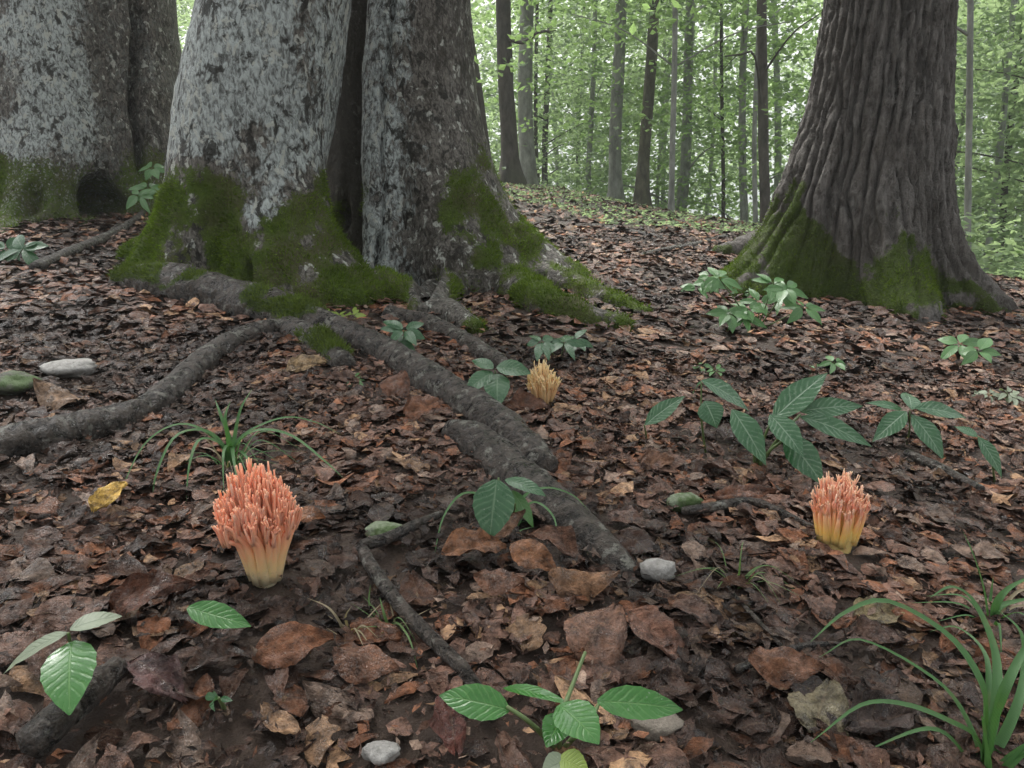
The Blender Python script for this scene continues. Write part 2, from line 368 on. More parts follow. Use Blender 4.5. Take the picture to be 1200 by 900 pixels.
def moss_fuzz(parent, V, N, w, n, org, ln=(.005, .011), c1=(.034, .056, .010), c2=(.15, .215, .032), seed=1):
    r = np.random.default_rng(seed); p = np.clip(w, 0, None)
    if p.sum() <= 0: return
    i = r.choice(len(V), n, p=p/p.sum()); P = V[i]+r.normal(0, .004, (n, 3)); nn = N[i]
    D = nn+r.normal(0, .55, (n, 3))+np.array((0, 0, .25)); D /= np.linalg.norm(D, axis=1)[:, None]
    S = np.cross(D, r.normal(0, 1, (n, 3))); S /= np.linalg.norm(S, axis=1)[:, None]
    L = r.uniform(*ln, n)[:, None]; wd = L*.17
    a = P-nn*.002-S*wd; b = P-nn*.002+S*wd; c = P+D*L
    T = np.stack([a, b, c], 1).reshape(-1, 3); F = np.arange(n*3).reshape(-1, 3)
    t = np.clip(r.uniform(0, 1, n)*.6+fbm(P[:, 0]*9, P[:, 1]*9, P[:, 2]*9, 2)*.8-.2, 0, 1)[:, None]
    cc = np.repeat(np.array(c1)*(1-t)+np.array(c2)*t, 3, 0)
    o = link('moss', mesh_np('moss', T-org, F, MOSS, cols=cc, smooth=False), parent); o['kind'] = 'stuff'
    return o
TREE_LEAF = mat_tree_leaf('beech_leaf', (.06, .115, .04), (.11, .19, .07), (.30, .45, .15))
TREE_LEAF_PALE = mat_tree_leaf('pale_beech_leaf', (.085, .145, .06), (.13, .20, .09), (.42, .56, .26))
def leaf_quads(P, size, r, tilt=.6):
    n = len(P); yaw = r.uniform(0, 2*math.pi, n)
    N = np.stack([r.normal(0, tilt, n), r.normal(0, tilt, n), np.ones(n)], -1); N /= np.linalg.norm(N, axis=1)[:, None]
    A = np.stack([np.cos(yaw), np.sin(yaw), np.zeros(n)], -1); A -= N*(A*N).sum(1)[:, None]; A /= np.linalg.norm(A, axis=1)[:, None]
    B = np.cross(N, A); s = (size*r.uniform(.7, 1.25, n))[:, None]
    dr = N*s*.10
    V = np.stack([P-A*s*.5, P+B*s*.30-dr, P+A*s*.5, P-B*s*.30-dr], 1).reshape(-1, 3)
    i = np.arange(n)*4
    F = np.concatenate([np.stack([i, i+2, i+1], -1), np.stack([i, i+3, i+2], -1)])
    return V, F
def spray_crown(base, zlo, zhi, rad, nspr, per, r, size=.06, top=None):
    """flat sprays of leaves held out from the trunk, drooping a little at their ends"""
    n = nspr; z = r.uniform(0, 1, n)**.85*(zhi-zlo)+zlo; a = r.uniform(0, 2*math.pi, n)
    t = (z-zlo)/(zhi-zlo); R = rad*np.sqrt(r.uniform(.05, 1, n))*np.clip(1.15-.55*t, .2, 1)
    C = np.stack([base[0]+R*np.cos(a), base[1]+R*np.sin(a), z-.10*R], -1)
    i = np.repeat(np.arange(n), per); m = len(i)
    al = r.normal(0, .38, m); ac = r.normal(0, .17, m)
    D = np.stack([np.cos(a), np.sin(a), -.15-.2*r.uniform(0, 1, n)], -1)[i]; S = np.stack([-np.sin(a), np.cos(a), r.normal(0, .15, n)], -1)[i]
    P = C[i]+D*al[:, None]+S*ac[:, None]+np.stack([0*al, 0*al, r.normal(0, .035, m)-.18*al*al], -1)
    V, F = leaf_quads(P, size, r, .7)
    rnd = np.repeat(np.clip(r.uniform(0, 1, m)*.7+np.repeat(r.uniform(0, .3, n), per), 0, 1), 4)
    return V, F, rnd, C
def limbs(parent, pts, org, mat):
    for P, R in pts: link('branch', tube_mesh('branch', P, R, mat, org, k=7, n=10), parent)
def overhead(parent, org, x, y, r0, mat, seed):
    r = np.random.default_rng(seed)
    L = []
    for k in range(5):
        a = k*1.26+r.uniform(-.3, .3); p0 = np.array((x, y, 4.2+.5*k)); q = p0+np.array((math.cos(a)*1.2, math.sin(a)*1.2, 1.1)); e = q+np.array((math.cos(a)*1.6, math.sin(a)*1.6, .9))
        L.append(([p0, q, e], [r0*.45, r0*.25, .02]))
    limbs(parent, L, org, mat)
    V, F, rnd, C = spray_crown((x, y), 5.5, 10, 3.2, 45, 40, r, .11)
    link('crown', mesh_np('crown', V-org, F, TREE_LEAF, {'rnd': rnd}, smooth=False), parent)

def twin_beech():
    YL, YR = 2.32, 2.74
    bL = W(300, 330, YL); bR = W(488, 330, YR)
    zg = gz(bL[0], bL[1]-.1)
    org = np.array((-.6, 2.5, gz(-.6, 2.5)))
    root = thing('beech_tree', org, 'big twin-trunked beech with pale lichen, dark cleft and mossy buttress roots', 'tree')
    def axis(pts, Y):  # (py, centre px, half width px)
        rows = []
        for py, c, hw in pts:
            p = W(c, py, Y); rows.append((p[2], p[0], p[1], hw*Y*.94/FPX))
        rows.sort(); e = rows[-1]; d = (e[1]-rows[-2][1])/(e[0]-rows[-2][0])
        rows.append((9.5, e[1]+d*(3-e[0])*.3, e[2], e[3]*.55)); return rows
    aL = axis([(-60, 331, 82), (0, 323, 84), (100, 306, 90), (200, 293, 87), (260, 288, 86), (380, 286, 86)], YL)
    aR = axis([(-60, 476, 74), (0, 474, 75), (100, 472, 84), (200, 479, 97), (280, 488, 104), (380, 490, 108)], YR)
    lobL = [(-150, .13, 22, .15), (-116, .10, 17, .17), (-62, .12, 22, .24), (-34, .30, 22, .19), (-8, .16, 16, .12), (-92, -.03, 9, .2), (120, .2, 25, .2), (175, .18, 22, .16)]
    lobR = [(-150, -.13, 30, 9), (-46, .17, 22, .20), (-70, .05, 14, .45), (-108, .10, 13, .30), (-89, -.05, 7, .35), (-12, .30, 17, .15), (30, .22, 20, .2), (90, .2, 25, .2)]
    zt = 1.5
    parts = [loft(aL, zg, zg-.2, zt, lobL), loft(aR, zg+.01, zg-.2, zt, lobR)]
    core = (bL+bR)/2+np.array((.04, .24, 0)); parts.append(tube([core*np.array((1, 1, 0))+np.array((0, 0, q)) for q in np.linspace(zg-.2, zt, 8)], [.14]*8, k=16))
    def rt(pix, rad, lift=.3):
        P = []
        for (px, py), rr in zip(pix, rad):
            g = G(px, py); P.append(g+np.array((0, 0, rr*lift)))
        return P
    # buttress toes that run into the ground
    for pix, rad in (([(350, 330), (430, 345), (500, 362), (560, 392)], (.10, .075, .05, .03)),
                     ([(610, 330), (680, 345), (760, 372)], (.085, .05, .022)),
                     ([(585, 340), (650, 368), (735, 388)], (.07, .055, .03)),
                     ([(520, 350), (500, 365), (490, 372)], (.07, .05, .03)),
                     ([(240, 300), (190, 300), (150, 308)], (.10, .07, .04))):
        P = rt(pix, rad, .2); P[0][1] += .10; parts.append(tube(P, rad, k=12, n=16))
    V, F = merge(parts)
    V, N, F = remesh(V, F, .010, 6)
    # furrow, cleft, hollows, bark relief
    d = np.zeros(len(V))
    def add_pit(px, py, Y, r, dep):
        nonlocal d
        d = d+pit(V, N, front_point(V, px, py), r, dep)
    add_pit(398, 250, 2.45, (.020, .2, .05), .05); add_pit(446, 288, 2.4, (.020, .2, .045), .12); add_pit(499, 324, 2.4, (.022, .2, .032), .12)
    add_pit(284, 318, 2.2, (.014, .2, .035), .07)
    for py in range(0, 285, 7):
        add_pit(457-5*math.sin(py/60.)-(py/285.)*5, py, 2.45, (.007, .1, .03), .010)
    bump = .007*(fbm(V[:, 0]*40, V[:, 1]*40, V[:, 2]*22, 2)-.5)+.010*(fbm(V[:, 0]*14, V[:, 1]*14, V[:, 2]*10, 3)-.5)+.012*(fbm(V[:, 0]*4, V[:, 1]*4, V[:, 2]*3, 2)-.5)
    low = sstep(.55, .1, V[:, 2]-zg)
    bump = bump+low*.02*(fbm(V[:, 0]*22, V[:, 1]*22, V[:, 2]*22, 3)-.5)
    V = V+N*(d+bump)[:, None]
    h = V[:, 2]-ground_base(V[:, 0], V[:, 1]); nz = fbm(V[:, 0]*6, V[:, 1]*6, V[:, 2]*6, 3)
    # where moss grows: low, on the outward slopes of the buttresses
    px = 600+FPX*V[:, 0]/(V[:, 1]*CF[1]+(V[:, 2]-CAM_H)*CF[2])
    front = sstep(2.42, 2.30, V[:, 1])
    kL = sstep(430, 395, px+60*(nz-.5))                                  # the left stem
    toe = front*sstep(520, 440, px)                                      # its buttress that runs across the cleft
    kR = sstep(500, 545, px+70*(nz-.5))                                  # the right flank
    moss = sstep(.36, .18, h+.34*(nz-.5))*np.maximum(np.maximum(kL, toe)*1.1, kR*.85)
    moss = np.maximum(moss, .75*kR*sstep(.60, .25, h+.3*(nz-.5))*sstep(.38, .5, nz))
    moss = moss*sstep(-.02, .05, h+.03)*np.clip(np.where(px < 480, .82, .66)+3.0*(fbm(V[:, 0]*13, V[:, 1]*13, V[:, 2]*13, 3)-.46), 0, 1.2)
    lich = .05+.62*sstep(.22, .46, h+.6*(nz-.5))*sstep(-.50, -.66, V[:, 0]+.15*(nz-.5))*sstep(-1.12, -.88, V[:, 0]+.3*(nz-.5))
    lich = lich+.30*sstep(-.62, -.5, V[:, 0])*sstep(-.18, -.40, V[:, 0]+.3*(nz-.5))*(1-toe*sstep(.4, .25, h))
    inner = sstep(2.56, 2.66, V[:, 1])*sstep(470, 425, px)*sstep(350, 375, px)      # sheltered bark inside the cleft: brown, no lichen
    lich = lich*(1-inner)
    wet = .45*sstep(.40, .6, nz)*sstep(-.42, -.22, V[:, 0]); wet = np.maximum(wet, .8*inner); wet = np.maximum(wet, .6*sstep(-.03, -.06, d))  # bark is also coloured darker where the pits go deep
    wet = np.maximum(wet, .30*sstep(.42, .30, nz)*sstep(.5, .2, h))
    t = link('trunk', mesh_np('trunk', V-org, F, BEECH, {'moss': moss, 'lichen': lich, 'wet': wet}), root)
    for ax, nm in ((aL, 'stem'), (aR, 'stem')):
        z = np.linspace(zt-.05, 9.4, 14); a = np.array(ax)
        P = np.stack([np.interp(z, a[:, 0], a[:, 1]), np.interp(z, a[:, 0], a[:, 2]), z], -1); R = np.interp(z, a[:, 0], a[:, 3])
        link('upper_stem', tube_mesh('upper_stem', P, R*.99, BEECH, org, k=24), root)
    overhead(root, org, -.6, 2.6, .25, BEECH, 11)
    vis = (N[:, 1] < .5)
    moss_fuzz(root, V, N, np.where(vis, np.clip(moss-.35, 0, 1), 0), 60000, org, seed=5)
    for x, y, r_ in ((bL[0], bL[1], .30), (bR[0], bR[1], .33), (-.55, 2.2, .2), (-.35, 2.35, .15), (-.95, 2.3, .12)): BLOCK.append((x, y, r_))
    return root, org
beech, beech_org = twin_beech()

def root_part(pix, rad, parent, org, lift=.35, mossamt=0.0, rough=.17, seed=0, fuzz=0, name='root', n=None):
    rad = [q*.84 for q in rad]; P = [G(*p)+np.array((0, 0, r*lift)) for p, r in zip(pix, rad)]
    L = sum(np.linalg.norm(P[i+1]-P[i]) for i in range(len(P)-1)); n = n or int(max(14, L/.009))
    V, F = tube(P, rad, k=28, n=n, rough=rough, seed=seed)
    C = catmull(P, n); R = np.interp(np.linspace(0, 1, n), np.linspace(0, 1, len(rad)), rad)
    for c, rr in list(zip(C, R))[::3]: BLOCK.append((c[0], c[1], rr*.95))
    me = mesh_np(name, V-org, quads_to_clean(V, F), ROOT)
    N = np.empty(len(V)*3, np.float32); me.vertices.foreach_get('normal', N); N = N.reshape(-1, 3)
    nz = fbm(V[:, 0]*16, V[:, 1]*16, V[:, 2]*16, 3)
    ms = mossamt*sstep(-.1, .7, N[:, 2])*sstep(.36, .62, nz) if mossamt else np.zeros(len(V))
    me.attributes.new('moss', 'FLOAT', 'POINT').data.foreach_set('value', ms.astype(np.float32))
    o = link(name, me, parent)
    if fuzz: moss_fuzz(o, V, N.astype(float), np.clip(ms-.3, 0, 1), fuzz, org, seed=seed, ln=(.004, .009), c1=(.04, .055, .012), c2=(.12, .16, .04))
    return o
root_part([(145, 335), (200, 345), (270, 362), (340, 378), (385, 392)], (.055, .078, .075, .062, .045), beech, beech_org, .25, 1.25, seed=3, fuzz=9000)
root_part([(196, 312), (245, 322), (300, 345), (350, 372), (400, 398), (450, 422), (520, 466), (575, 503), (610, 532), (640, 560)],
          (.030, .034, .036, .036, .036, .037, .036, .035, .032, .024), beech, beech_org, .55, .25, seed=8)
root_part([(528, 510), (560, 527), (610, 570), (660, 612), (700, 645), (740, 678)], (.024, .036, .035, .033, .026, .012), beech, beech_org, .25, .2, seed=14)
root_part([(332, 388), (290, 400), (240, 430), (200, 468), (165, 490), (100, 512), (40, 526), (-40, 540)],
          (.026, .030, .030, .030, .029, .032, .033, .034), beech, beech_org, .40, .15, seed=21)
root_part([(336, 388), (372, 408), (405, 432)], (.036, .042, .028), beech, beech_org, .2, .8, seed=29, fuzz=2500)
root_part([(455, 374), (505, 388), (560, 416), (610, 440)], (.030, .034, .028, .012), beech, beech_org, .35, .2, seed=33)

def left_beech():
    Y = 4.15; c = W(96, 240, Y); zg = gz(c[0], c[1]-.3); org = np.array((c[0], c[1], gz(c[0], c[1])))
    root = thing('beech_tree', org, 'thick dark beech with patchy lichen and a black hollow between its roots', 'tree')
    rows = []
    for py, cc, hw in ((-60, 96, 92), (0, 95, 96), (60, 96, 102), (120, 98, 108), (180, 100, 112), (300, 100, 116)):
        p = W(cc, py, Y); rows.append((p[2], p[0], p[1], hw*Y*.985/FPX))
    rows.sort(); rows.append((9.5, rows[-1][1], rows[-1][2], .28))
    lob = [(-118, .16, 20, .3), (-80, .20, 16, .26), (-20, .22, 18, .28), (-50, -.03, 10, .5), (-150, .25, 18, .25), (60, .3, 25, .3), (150, .3, 25, .3)]
    parts = [loft(rows, zg, zg-.3, 1.9, lob, 140)]
    for pix, rad in (([(62, 236), (28, 256), (0, 272), (-30, 288)], (.16, .11, .07, .02)), ([(90, 240), (98, 256), (104, 270)], (.15, .09, .02)), ([(185, 232), (205, 246)], (.13, .05))):
        P = [G(*p)+np.array((0, 0, r*.2-.03*q)) for q, (p, r) in enumerate(zip(pix, rad))]; P[0][1] += .15; parts.append(tube(P, rad, k=12, n=12))
    V, F = merge(parts); V, N, F = remesh(V, F, .018, 8)
    d = np.zeros(len(V))
    for px, py, r, dep in ((126, 232, (.045, .4, .085), .16), (138, 240, (.05, .4, .05), .10), (40, 226, (.05, .3, .07), .08)):
        d = d+pit(V, N, front_point(V, px, py), r, dep)
    for py in range(0, 200, 8):
        d = d+pit(V, N, front_point(V, 166+3*math.sin(py/25), py), (.02, .2, .06), .03)
    V = V+N*(d+.02*(fbm(V[:, 0]*9, V[:, 1]*9, V[:, 2]*6, 3)-.5))[:, None]
    h = V[:, 2]-ground_base(V[:, 0], V[:, 1]); nz = fbm(V[:, 0]*4, V[:, 1]*4, V[:, 2]*3, 3); xr = V[:, 0]-c[0]
    moss = sstep(.42, .16, h+.5*(nz-.5))*np.where(xr < 0, 1.0, .55)
    n5 = fbm(V[:, 0]*3.1+4, V[:, 1]*3.1, V[:, 2]*1.8, 4)
    lich = .22+.55*sstep(.40, .52, n5+.1*(nz-.5))*sstep(.36, .26, xr)*sstep(.2, .45, h+.3*(nz-.5))+.25*sstep(-.2, -.5, xr+.4*(nz-.5))
    wet = .36*sstep(.44, .36, n5)*sstep(-.55, -.15, xr+.4*(nz-.5)); wet = np.maximum(wet, .40*sstep(.26, .38, xr+.1*(nz-.5)))
    link('trunk', mesh_np('trunk', V-org, F, BEECH, {'moss': moss, 'lichen': lich, 'wet': wet}), root)
    z = np.linspace(1.85, 9.4, 14); a = np.array(rows)
    link('upper_stem', tube_mesh('upper_stem', np.stack([np.interp(z, a[:, 0], a[:, 1]), np.interp(z, a[:, 0], a[:, 2]), z], -1), np.interp(z, a[:, 0], a[:, 3])*.99, BEECH, org, k=24), root)
    overhead(root, org, c[0], c[1], .3, BEECH, 12)
    moss_fuzz(root, V, N, np.where(N[:, 1] < .5, np.clip(moss-.35, 0, 1), 0), 30000, org, seed=6, ln=(.008, .018))
    BLOCK.append((c[0], c[1], .6)); BLOCK.append((c[0], c[1]-.45, .2))
left_beech()

def furrowed_tree():
    Y = 2.78; c = W(1034, 240, Y); zg = gz(c[0], c[1]-.2); org = np.array((c[0], c[1], gz(c[0], c[1])))
    root = thing('oak_tree', org, 'stout tree with deeply furrowed grey bark and moss on its flared base', 'tree')
    rows = []
    for py, cc, hw in ((-60, 1043, 63), (0, 1042, 65), (60, 1036, 69), (120, 1030, 73), (180, 1020, 80), (230, 1013, 87), (380, 1008, 95)):
        p = W(cc, py, Y); rows.append((p[2], p[0], p[1], hw*Y*.98/FPX))
    rows.sort(); rows.append((9.5, rows[-1][1]+.12, rows[-1][2], .15))
    lob = [(-160, .40, 19, .19), (-128, .03, 13, .16), (-96, .27, 17, .20), (-68, -.03, 9, .2), (-44, .20, 15, .15), (-16, .05, 17, .2), (40, .25, 24, .2), (110, .2, 25, .2), (178, .12, 18, .3)]
    parts = [loft(rows, zg, zg-.25, 1.5, lob, 140)]
    for pix, rad in (([(930, 285), (880, 296), (840, 300)], (.11, .075, .035)), ([(1010, 335), (1045, 345), (1095, 352)], (.10, .075, .035)), ([(1110, 338), (1140, 348), (1168, 356)], (.08, .05, .02))):
        P = [G(*p)+np.array((0, 0, r*.2)) for p, r in zip(pix, rad)]; P[0][1] += .10; parts.append(tube(P, rad, k=12, n=12))
    V, F = merge(parts); V, N, F = remesh(V, F, .0079, 5)
    a = np.array(rows); cx = np.interp(V[:, 2], a[:, 0], a[:, 1]); cy = np.interp(V[:, 2], a[:, 0], a[:, 2])
    dx, dy = V[:, 0]-cx, V[:, 1]-cy; rr = np.hypot(dx, dy)+1e-6; ux, uy = dx/rr, dy/rr; z = V[:, 2]
    h = z-ground_base(V[:, 0], V[:, 1]); nz = fbm(V[:, 0]*6, V[:, 1]*6, z*6, 3)
    up = sstep(.0, .35, h); th_ = np.arctan2(uy, ux)
    ph = th_*46/(2*math.pi)+1.9*(fbm(ux*3, uy*3, z*2.4, 2)-.5)+.9*(vnoise(ux*11, uy*11, z*8+3)-.5)
    fr = ph-np.floor(ph); dep = .45+1.1*vnoise(ux*8+5, uy*8, z*5)
    furrow = -np.exp(-((fr-.5)/.17)**2)*np.clip(dep, 0, 1)
    ph2 = ph*2.0+1.7*(vnoise(ux*14, uy*14, z*11)-.5); fr2 = ph2-np.floor(ph2)
    furrow2 = -np.exp(-((fr2-.5)/.16)**2)*np.clip(1.6*vnoise(ux*11+2, uy*11, z*9+4)-.4, 0, 1)
    crack = -np.clip(.34-np.abs(vnoise(ux*12, uy*12, z*24)-.5)*3, 0, 1)
    dsp = .006+(.032*furrow+.012*furrow2+.010*crack)*(.35+.65*up)+.011*(fbm(V[:, 0]*60, V[:, 1]*60, z*40, 2)-.5)+.012*(fbm(ux*3, uy*3, z*2, 2)-.5)
    # burr on the right flank
    q = W(1114, 165, Y-.02); dsp = dsp+.03*np.exp(-(np.linalg.norm((V-q)/np.array((.08, .12, .07)), axis=1))**2)
    V = V+N*dsp[:, None]
    xr = V[:, 0]-c[0]
    th = np.degrees(np.arctan2(uy, ux))
    toes = np.maximum(np.exp(-((th+98)/24)**2), np.exp(-((np.abs(th)-162)/24)**2))
    moss = sstep(.38, .14, h+.45*(nz-.5)+.20*(1-toes))*1.1
    moss = moss*np.where(th > -50, .6, 1.0)*(1+.25*(furrow+.5))*np.clip(.8+2.6*(fbm(V[:, 0]*13, V[:, 1]*13, z*13, 3)-.46), 0, 1.2)
    moss = np.maximum(moss, .8*sstep(.7, .3, h)*sstep(.45, .6, nz)*np.exp(-((th+175)/22)**2))
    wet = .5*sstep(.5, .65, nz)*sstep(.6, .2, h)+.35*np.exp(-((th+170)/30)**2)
    link('trunk', mesh_np('trunk', V-org, F, FURROW, {'moss': moss, 'wet': wet}), root)
    zz = np.linspace(1.45, 9.4, 14)
    link('upper_stem', tube_mesh('upper_stem', np.stack([np.interp(zz, a[:, 0], a[:, 1]), np.interp(zz, a[:, 0], a[:, 2]), zz], -1), np.interp(zz, a[:, 0], a[:, 3])*.98, FURROW, org, k=24), root)
    overhead(root, org, c[0]+.1, c[1], .22, FURROW, 13)
    moss_fuzz(root, V, N, np.where(N[:, 1] < .5, np.clip(moss-.35, 0, 1), 0), 50000, org, seed=9)
    root_part([(850, 280), (810, 290), (770, 297), (745, 303)], (.020, .019, .017, .010), root, org, .5, 0, seed=41)
    root_part([(775, 280), (735, 274), (690, 264)], (.016, .022, .012), root, org, .5, 0, seed=43)
    BLOCK.append((c[0], c[1], .34)); BLOCK.append((c[0]-.35, c[1]-.05, .14)); BLOCK.append((c[0]-.1, c[1]-.33, .14)); BLOCK.append((c[0]+.3, c[1]-.2, .12))
furrowed_tree()

# ------------------------------------------------------------------ trees of the wood behind
DARKB = mat_bg_trunk('dark_trunk_bark', (.035, .03, .026), (.10, .088, .075))
GREYB = mat_bg_trunk('hazed_trunk_bark', (.13, .135, .12), (.30, .31, .28))  # haze over the distant trunks is put into this colour: lighter, greyish green
PALEB = mat_bg_trunk('pale_trunk_bark', (.15, .16, .14), (.33, .35, .32))
def bg_tree(px, Y, wpx, lean, mat, label, crown=None, flare=1.6, seed=0, name='forest_tree', group=None, top=7.0, pale=False, branch=None, bend=.06):
    r = np.random.default_rng(100+seed)
    b = W(px, 240, Y); x, y = b[0], Y; z0 = gz(x, y); org = np.array((x, y, z0)); R = max(wpx*Y/FPX/2, .012)
    o = thing(name, org, label, 'tree', group)
    n = 34; t = np.linspace(0, 1, n); z = z0-.15+t**1.3*(top+.15)
    P = np.stack([x+lean*(z-z0)+bend*np.sin(z*1.1+seed)*np.clip(z-z0, 0, 1)*.6, y+bend*np.cos(z*.9+seed*2)*np.clip(z-z0, 0, 1)*.5, z], -1)
    rad = R*(1-.55*t)*(1+(flare-1)*np.exp(-np.clip(z-z0, 0, 9)/((1.1*R+.07) if flare > 1.8 else (.9*R+.05))))
    V, F = tube(P, rad, k=14, rough=.10, seed=seed)
    th = np.arctan2(V[:, 1]-y, V[:, 0]-x); low = np.exp(-np.clip(V[:, 2]-z0, 0, 9)/(1.2*R+.06))*(flare > 1.5)
    V[:, 0] += np.cos(th)*low*R*.5*np.cos(th*4+seed); V[:, 1] += np.sin(th)*low*R*.5*np.cos(th*4+seed)
    link('trunk', mesh_np('trunk', V-org, quads_to_clean(V, F), mat), o)
    if crown:
        zlo, zhi, rad_, ns, per = crown
        V, F, rnd, C = spray_crown((x+lean*2, y), z0+zlo, z0+zhi, rad_, int(ns*1.3), per, r, .06+.0022*Y)
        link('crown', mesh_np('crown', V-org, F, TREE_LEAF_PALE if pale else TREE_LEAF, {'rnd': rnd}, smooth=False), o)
        for k in range(min(7, ns)):
            c = C[k*ns//8]; zb = max(z0+.3, c[2]-.35); k2 = np.argmin(abs(P[:, 2]-zb)); p0 = P[k2]
            link('branch', tube_mesh('branch', [p0, (p0+c)/2+np.array((0, 0, .08)), c], [max(R*.22, .008), max(R*.13, .006), .004], mat, org, k=6, n=8), o)
    if branch:
        zb, pts = branch; k2 = np.argmin(abs(P[:, 2]-zb)); p0 = P[k2]
        link('branch', tube_mesh('branch', [p0]+[W(*q) for q in pts], [R*.3, R*.2, .006][:len(pts)+1] if len(pts) < 3 else [R*.3]*1+[R*.2]*(len(pts)-1)+[.005], mat, org, k=6, n=10), o)
    BLOCK.append((x, y, R*1.6))
    return o
bg_tree(572, 8.4, 13, -.12, DARKB, 'dark slender trunk leaning out beside the twin beech', (2.2, 6, 1.6, 30, 40), seed=1)
bg_tree(598, 8.8, 20, -.02, DARKB, 'straight dark trunk with flared foot standing on the crest behind the twin beech', (2.0, 6.5, 2.0, 50, 45), seed=2, flare=1.9, branch=(2.35, [(612, 50, 8.7), (632, 38, 8.6), (652, 36, 8.5)]))
bg_tree(619, 10.2, 19, -.01, GREYB, 'grey trunk with mossy foot just behind the dark crest trunk', (1.9, 6.5, 2.0, 50, 45), seed=3, flare=1.5)
bg_tree(722, 10.4, 16, -.017, GREYB, 'grey lichened trunk on the crest with spreading dark root feet', (1.0, 6.5, 1.8, 60, 50), seed=4, flare=2.3)
bg_tree(752, 9.6, 15, .012, mat_bg_trunk('ivy_trunk_bark', (.04, .038, .028), (.13, .12, .085)), 'dark trunk with yellow-green moss and flared root feet on the crest', (.9, 6.5, 1.8, 60, 50), seed=5, flare=2.3)
bg_tree(787, 6.6, 7, -.033, GREYB, 'thin grey sapling standing alone on the bare crest slope', (1.3, 5, 1.1, 30, 40), seed=6, flare=1.5, bend=.02)
bg_tree(797, 11.5, 14, .01, GREYB, 'grey trunk half hidden behind the thin crest sapling', (.6, 6.5, 1.8, 50, 50), seed=7, flare=1.3)
bg_tree(850, 11.0, 5, -.06, DARKB, 'very thin dark straight sapling in the green wood', (.2, 5, 1.3, 50, 50), seed=8, flare=1.2, bend=.03)
bg_tree(876, 10.5, 10, -.06, GREYB, 'medium grey trunk with mossy foot below the crest', (.2, 6, 1.6, 50, 50), seed=9, flare=1.5)
bg_tree(889, 8.0, 6, -.06, GREYB, 'slim grey stem close beside the dark pole trunk', (.9, 5, 1.2, 40, 45), seed=10, flare=1.2)
bg_tree(901, 6.8, 13, -.10, DARKB, 'dark straight pole trunk with a level branch near the furrowed tree', (1.3, 5.5, 1.3, 26, 40), seed=11, flare=1.5, bend=.03, branch=(1.16, [(885, 67, 6.7), (868, 64, 6.6), (850, 66, 6.5)]))
bg_tree(921, 12.5, 10, -.10, PALEB, 'pale trunk against the left flank of the furrowed tree', (.2, 6.5, 1.8, 50, 50), seed=12, flare=1.2)
bg_tree(1145, 4.2, 8, -.13, GREYB, 'thin straight green-grey sapling behind the furrowed tree', (1.5, 4.5, 1.0, 14, 35), seed=13, flare=1.3, bend=.012, top=5)
bg_tree(1160, 8.5, 8, .0, PALEB, 'pale stem leaning slightly in the bright green wood', (-.3, 5, 1.6, 70, 55), seed=14, flare=1.2, pale=True)
bg_tree(1178, 9.5, 9, -.01, DARKB, 'dark stem leaning strongly over the downhill slope', (-.5, 5, 1.8, 70, 55), seed=15, flare=1.2, pale=True)
bg_tree(640, 14, 8, .0, DARKB, 'small dark stem among leaves between the crest trunks', (-.2, 6.5, 2.2, 80, 55), seed=16, flare=1.2, pale=True)
bg_tree(690, 13, 7, .0, GREYB, 'slight stem in the leafy gap left of the flared root feet', (-.2, 6.5, 2.2, 90, 55), seed=17, flare=1.2, pale=True)
bg_tree(207, 9.0, 9, -.01, GREYB, 'stem glimpsed in the gap between the two big beeches', (.2, 6, 1.6, 70, 50), seed=18, flare=1.2, pale=True)
def leafy_understorey():
    r = np.random.default_rng(55); k = 0
    lab = 'leafy young beech filling the bright green wood beyond the crest'
    spots = []
    for i in range(30):
        Y = r.uniform(12.5, 24); X = r.uniform(-.75, .85)*Y; spots.append((X, Y))
    for i in range(7):
        Y = r.uniform(7.5, 13); X = r.uniform(.50, .85)*Y; spots.append((X, Y))
    for X, Y in spots:
        z0 = gz(X, Y); px = 600+FPX*X/(Y*.99); b = W(px, 240, Y)
        eye = CAM_H+.25*Y
        bg_tree(px, Y, 6, r.normal(0, .02), (GREYB, DARKB, PALEB)[k % 3], lab, (.2, max(3.5, eye-z0+.6), 2.3, 86, 50), flare=1.2, seed=200+k,
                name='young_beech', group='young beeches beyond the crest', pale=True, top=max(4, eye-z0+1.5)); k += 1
leafy_understorey()
def far_wood():
    r = np.random.default_rng(77); n = 95000
    Y = r.uniform(24, 42, n); X = r.uniform(-1.0, 1.0, n)*Y*.95; z0 = ground_z(X, Y)
    c = fbm(X*.35, Y*.2, 0*X, 3)
    Z = z0+r.uniform(0, 1, n)*(CAM_H+.34*Y-z0+3*c)
    keep = vnoise(X*.9, Y*.5, Z*1.1) > .30
    P = np.stack([X, Y, Z], -1)[keep]
    V, F = leaf_quads(P, .30, r, .8)
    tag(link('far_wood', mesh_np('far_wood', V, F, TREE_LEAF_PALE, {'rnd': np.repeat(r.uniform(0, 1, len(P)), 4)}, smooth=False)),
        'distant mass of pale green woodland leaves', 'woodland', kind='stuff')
far_wood()
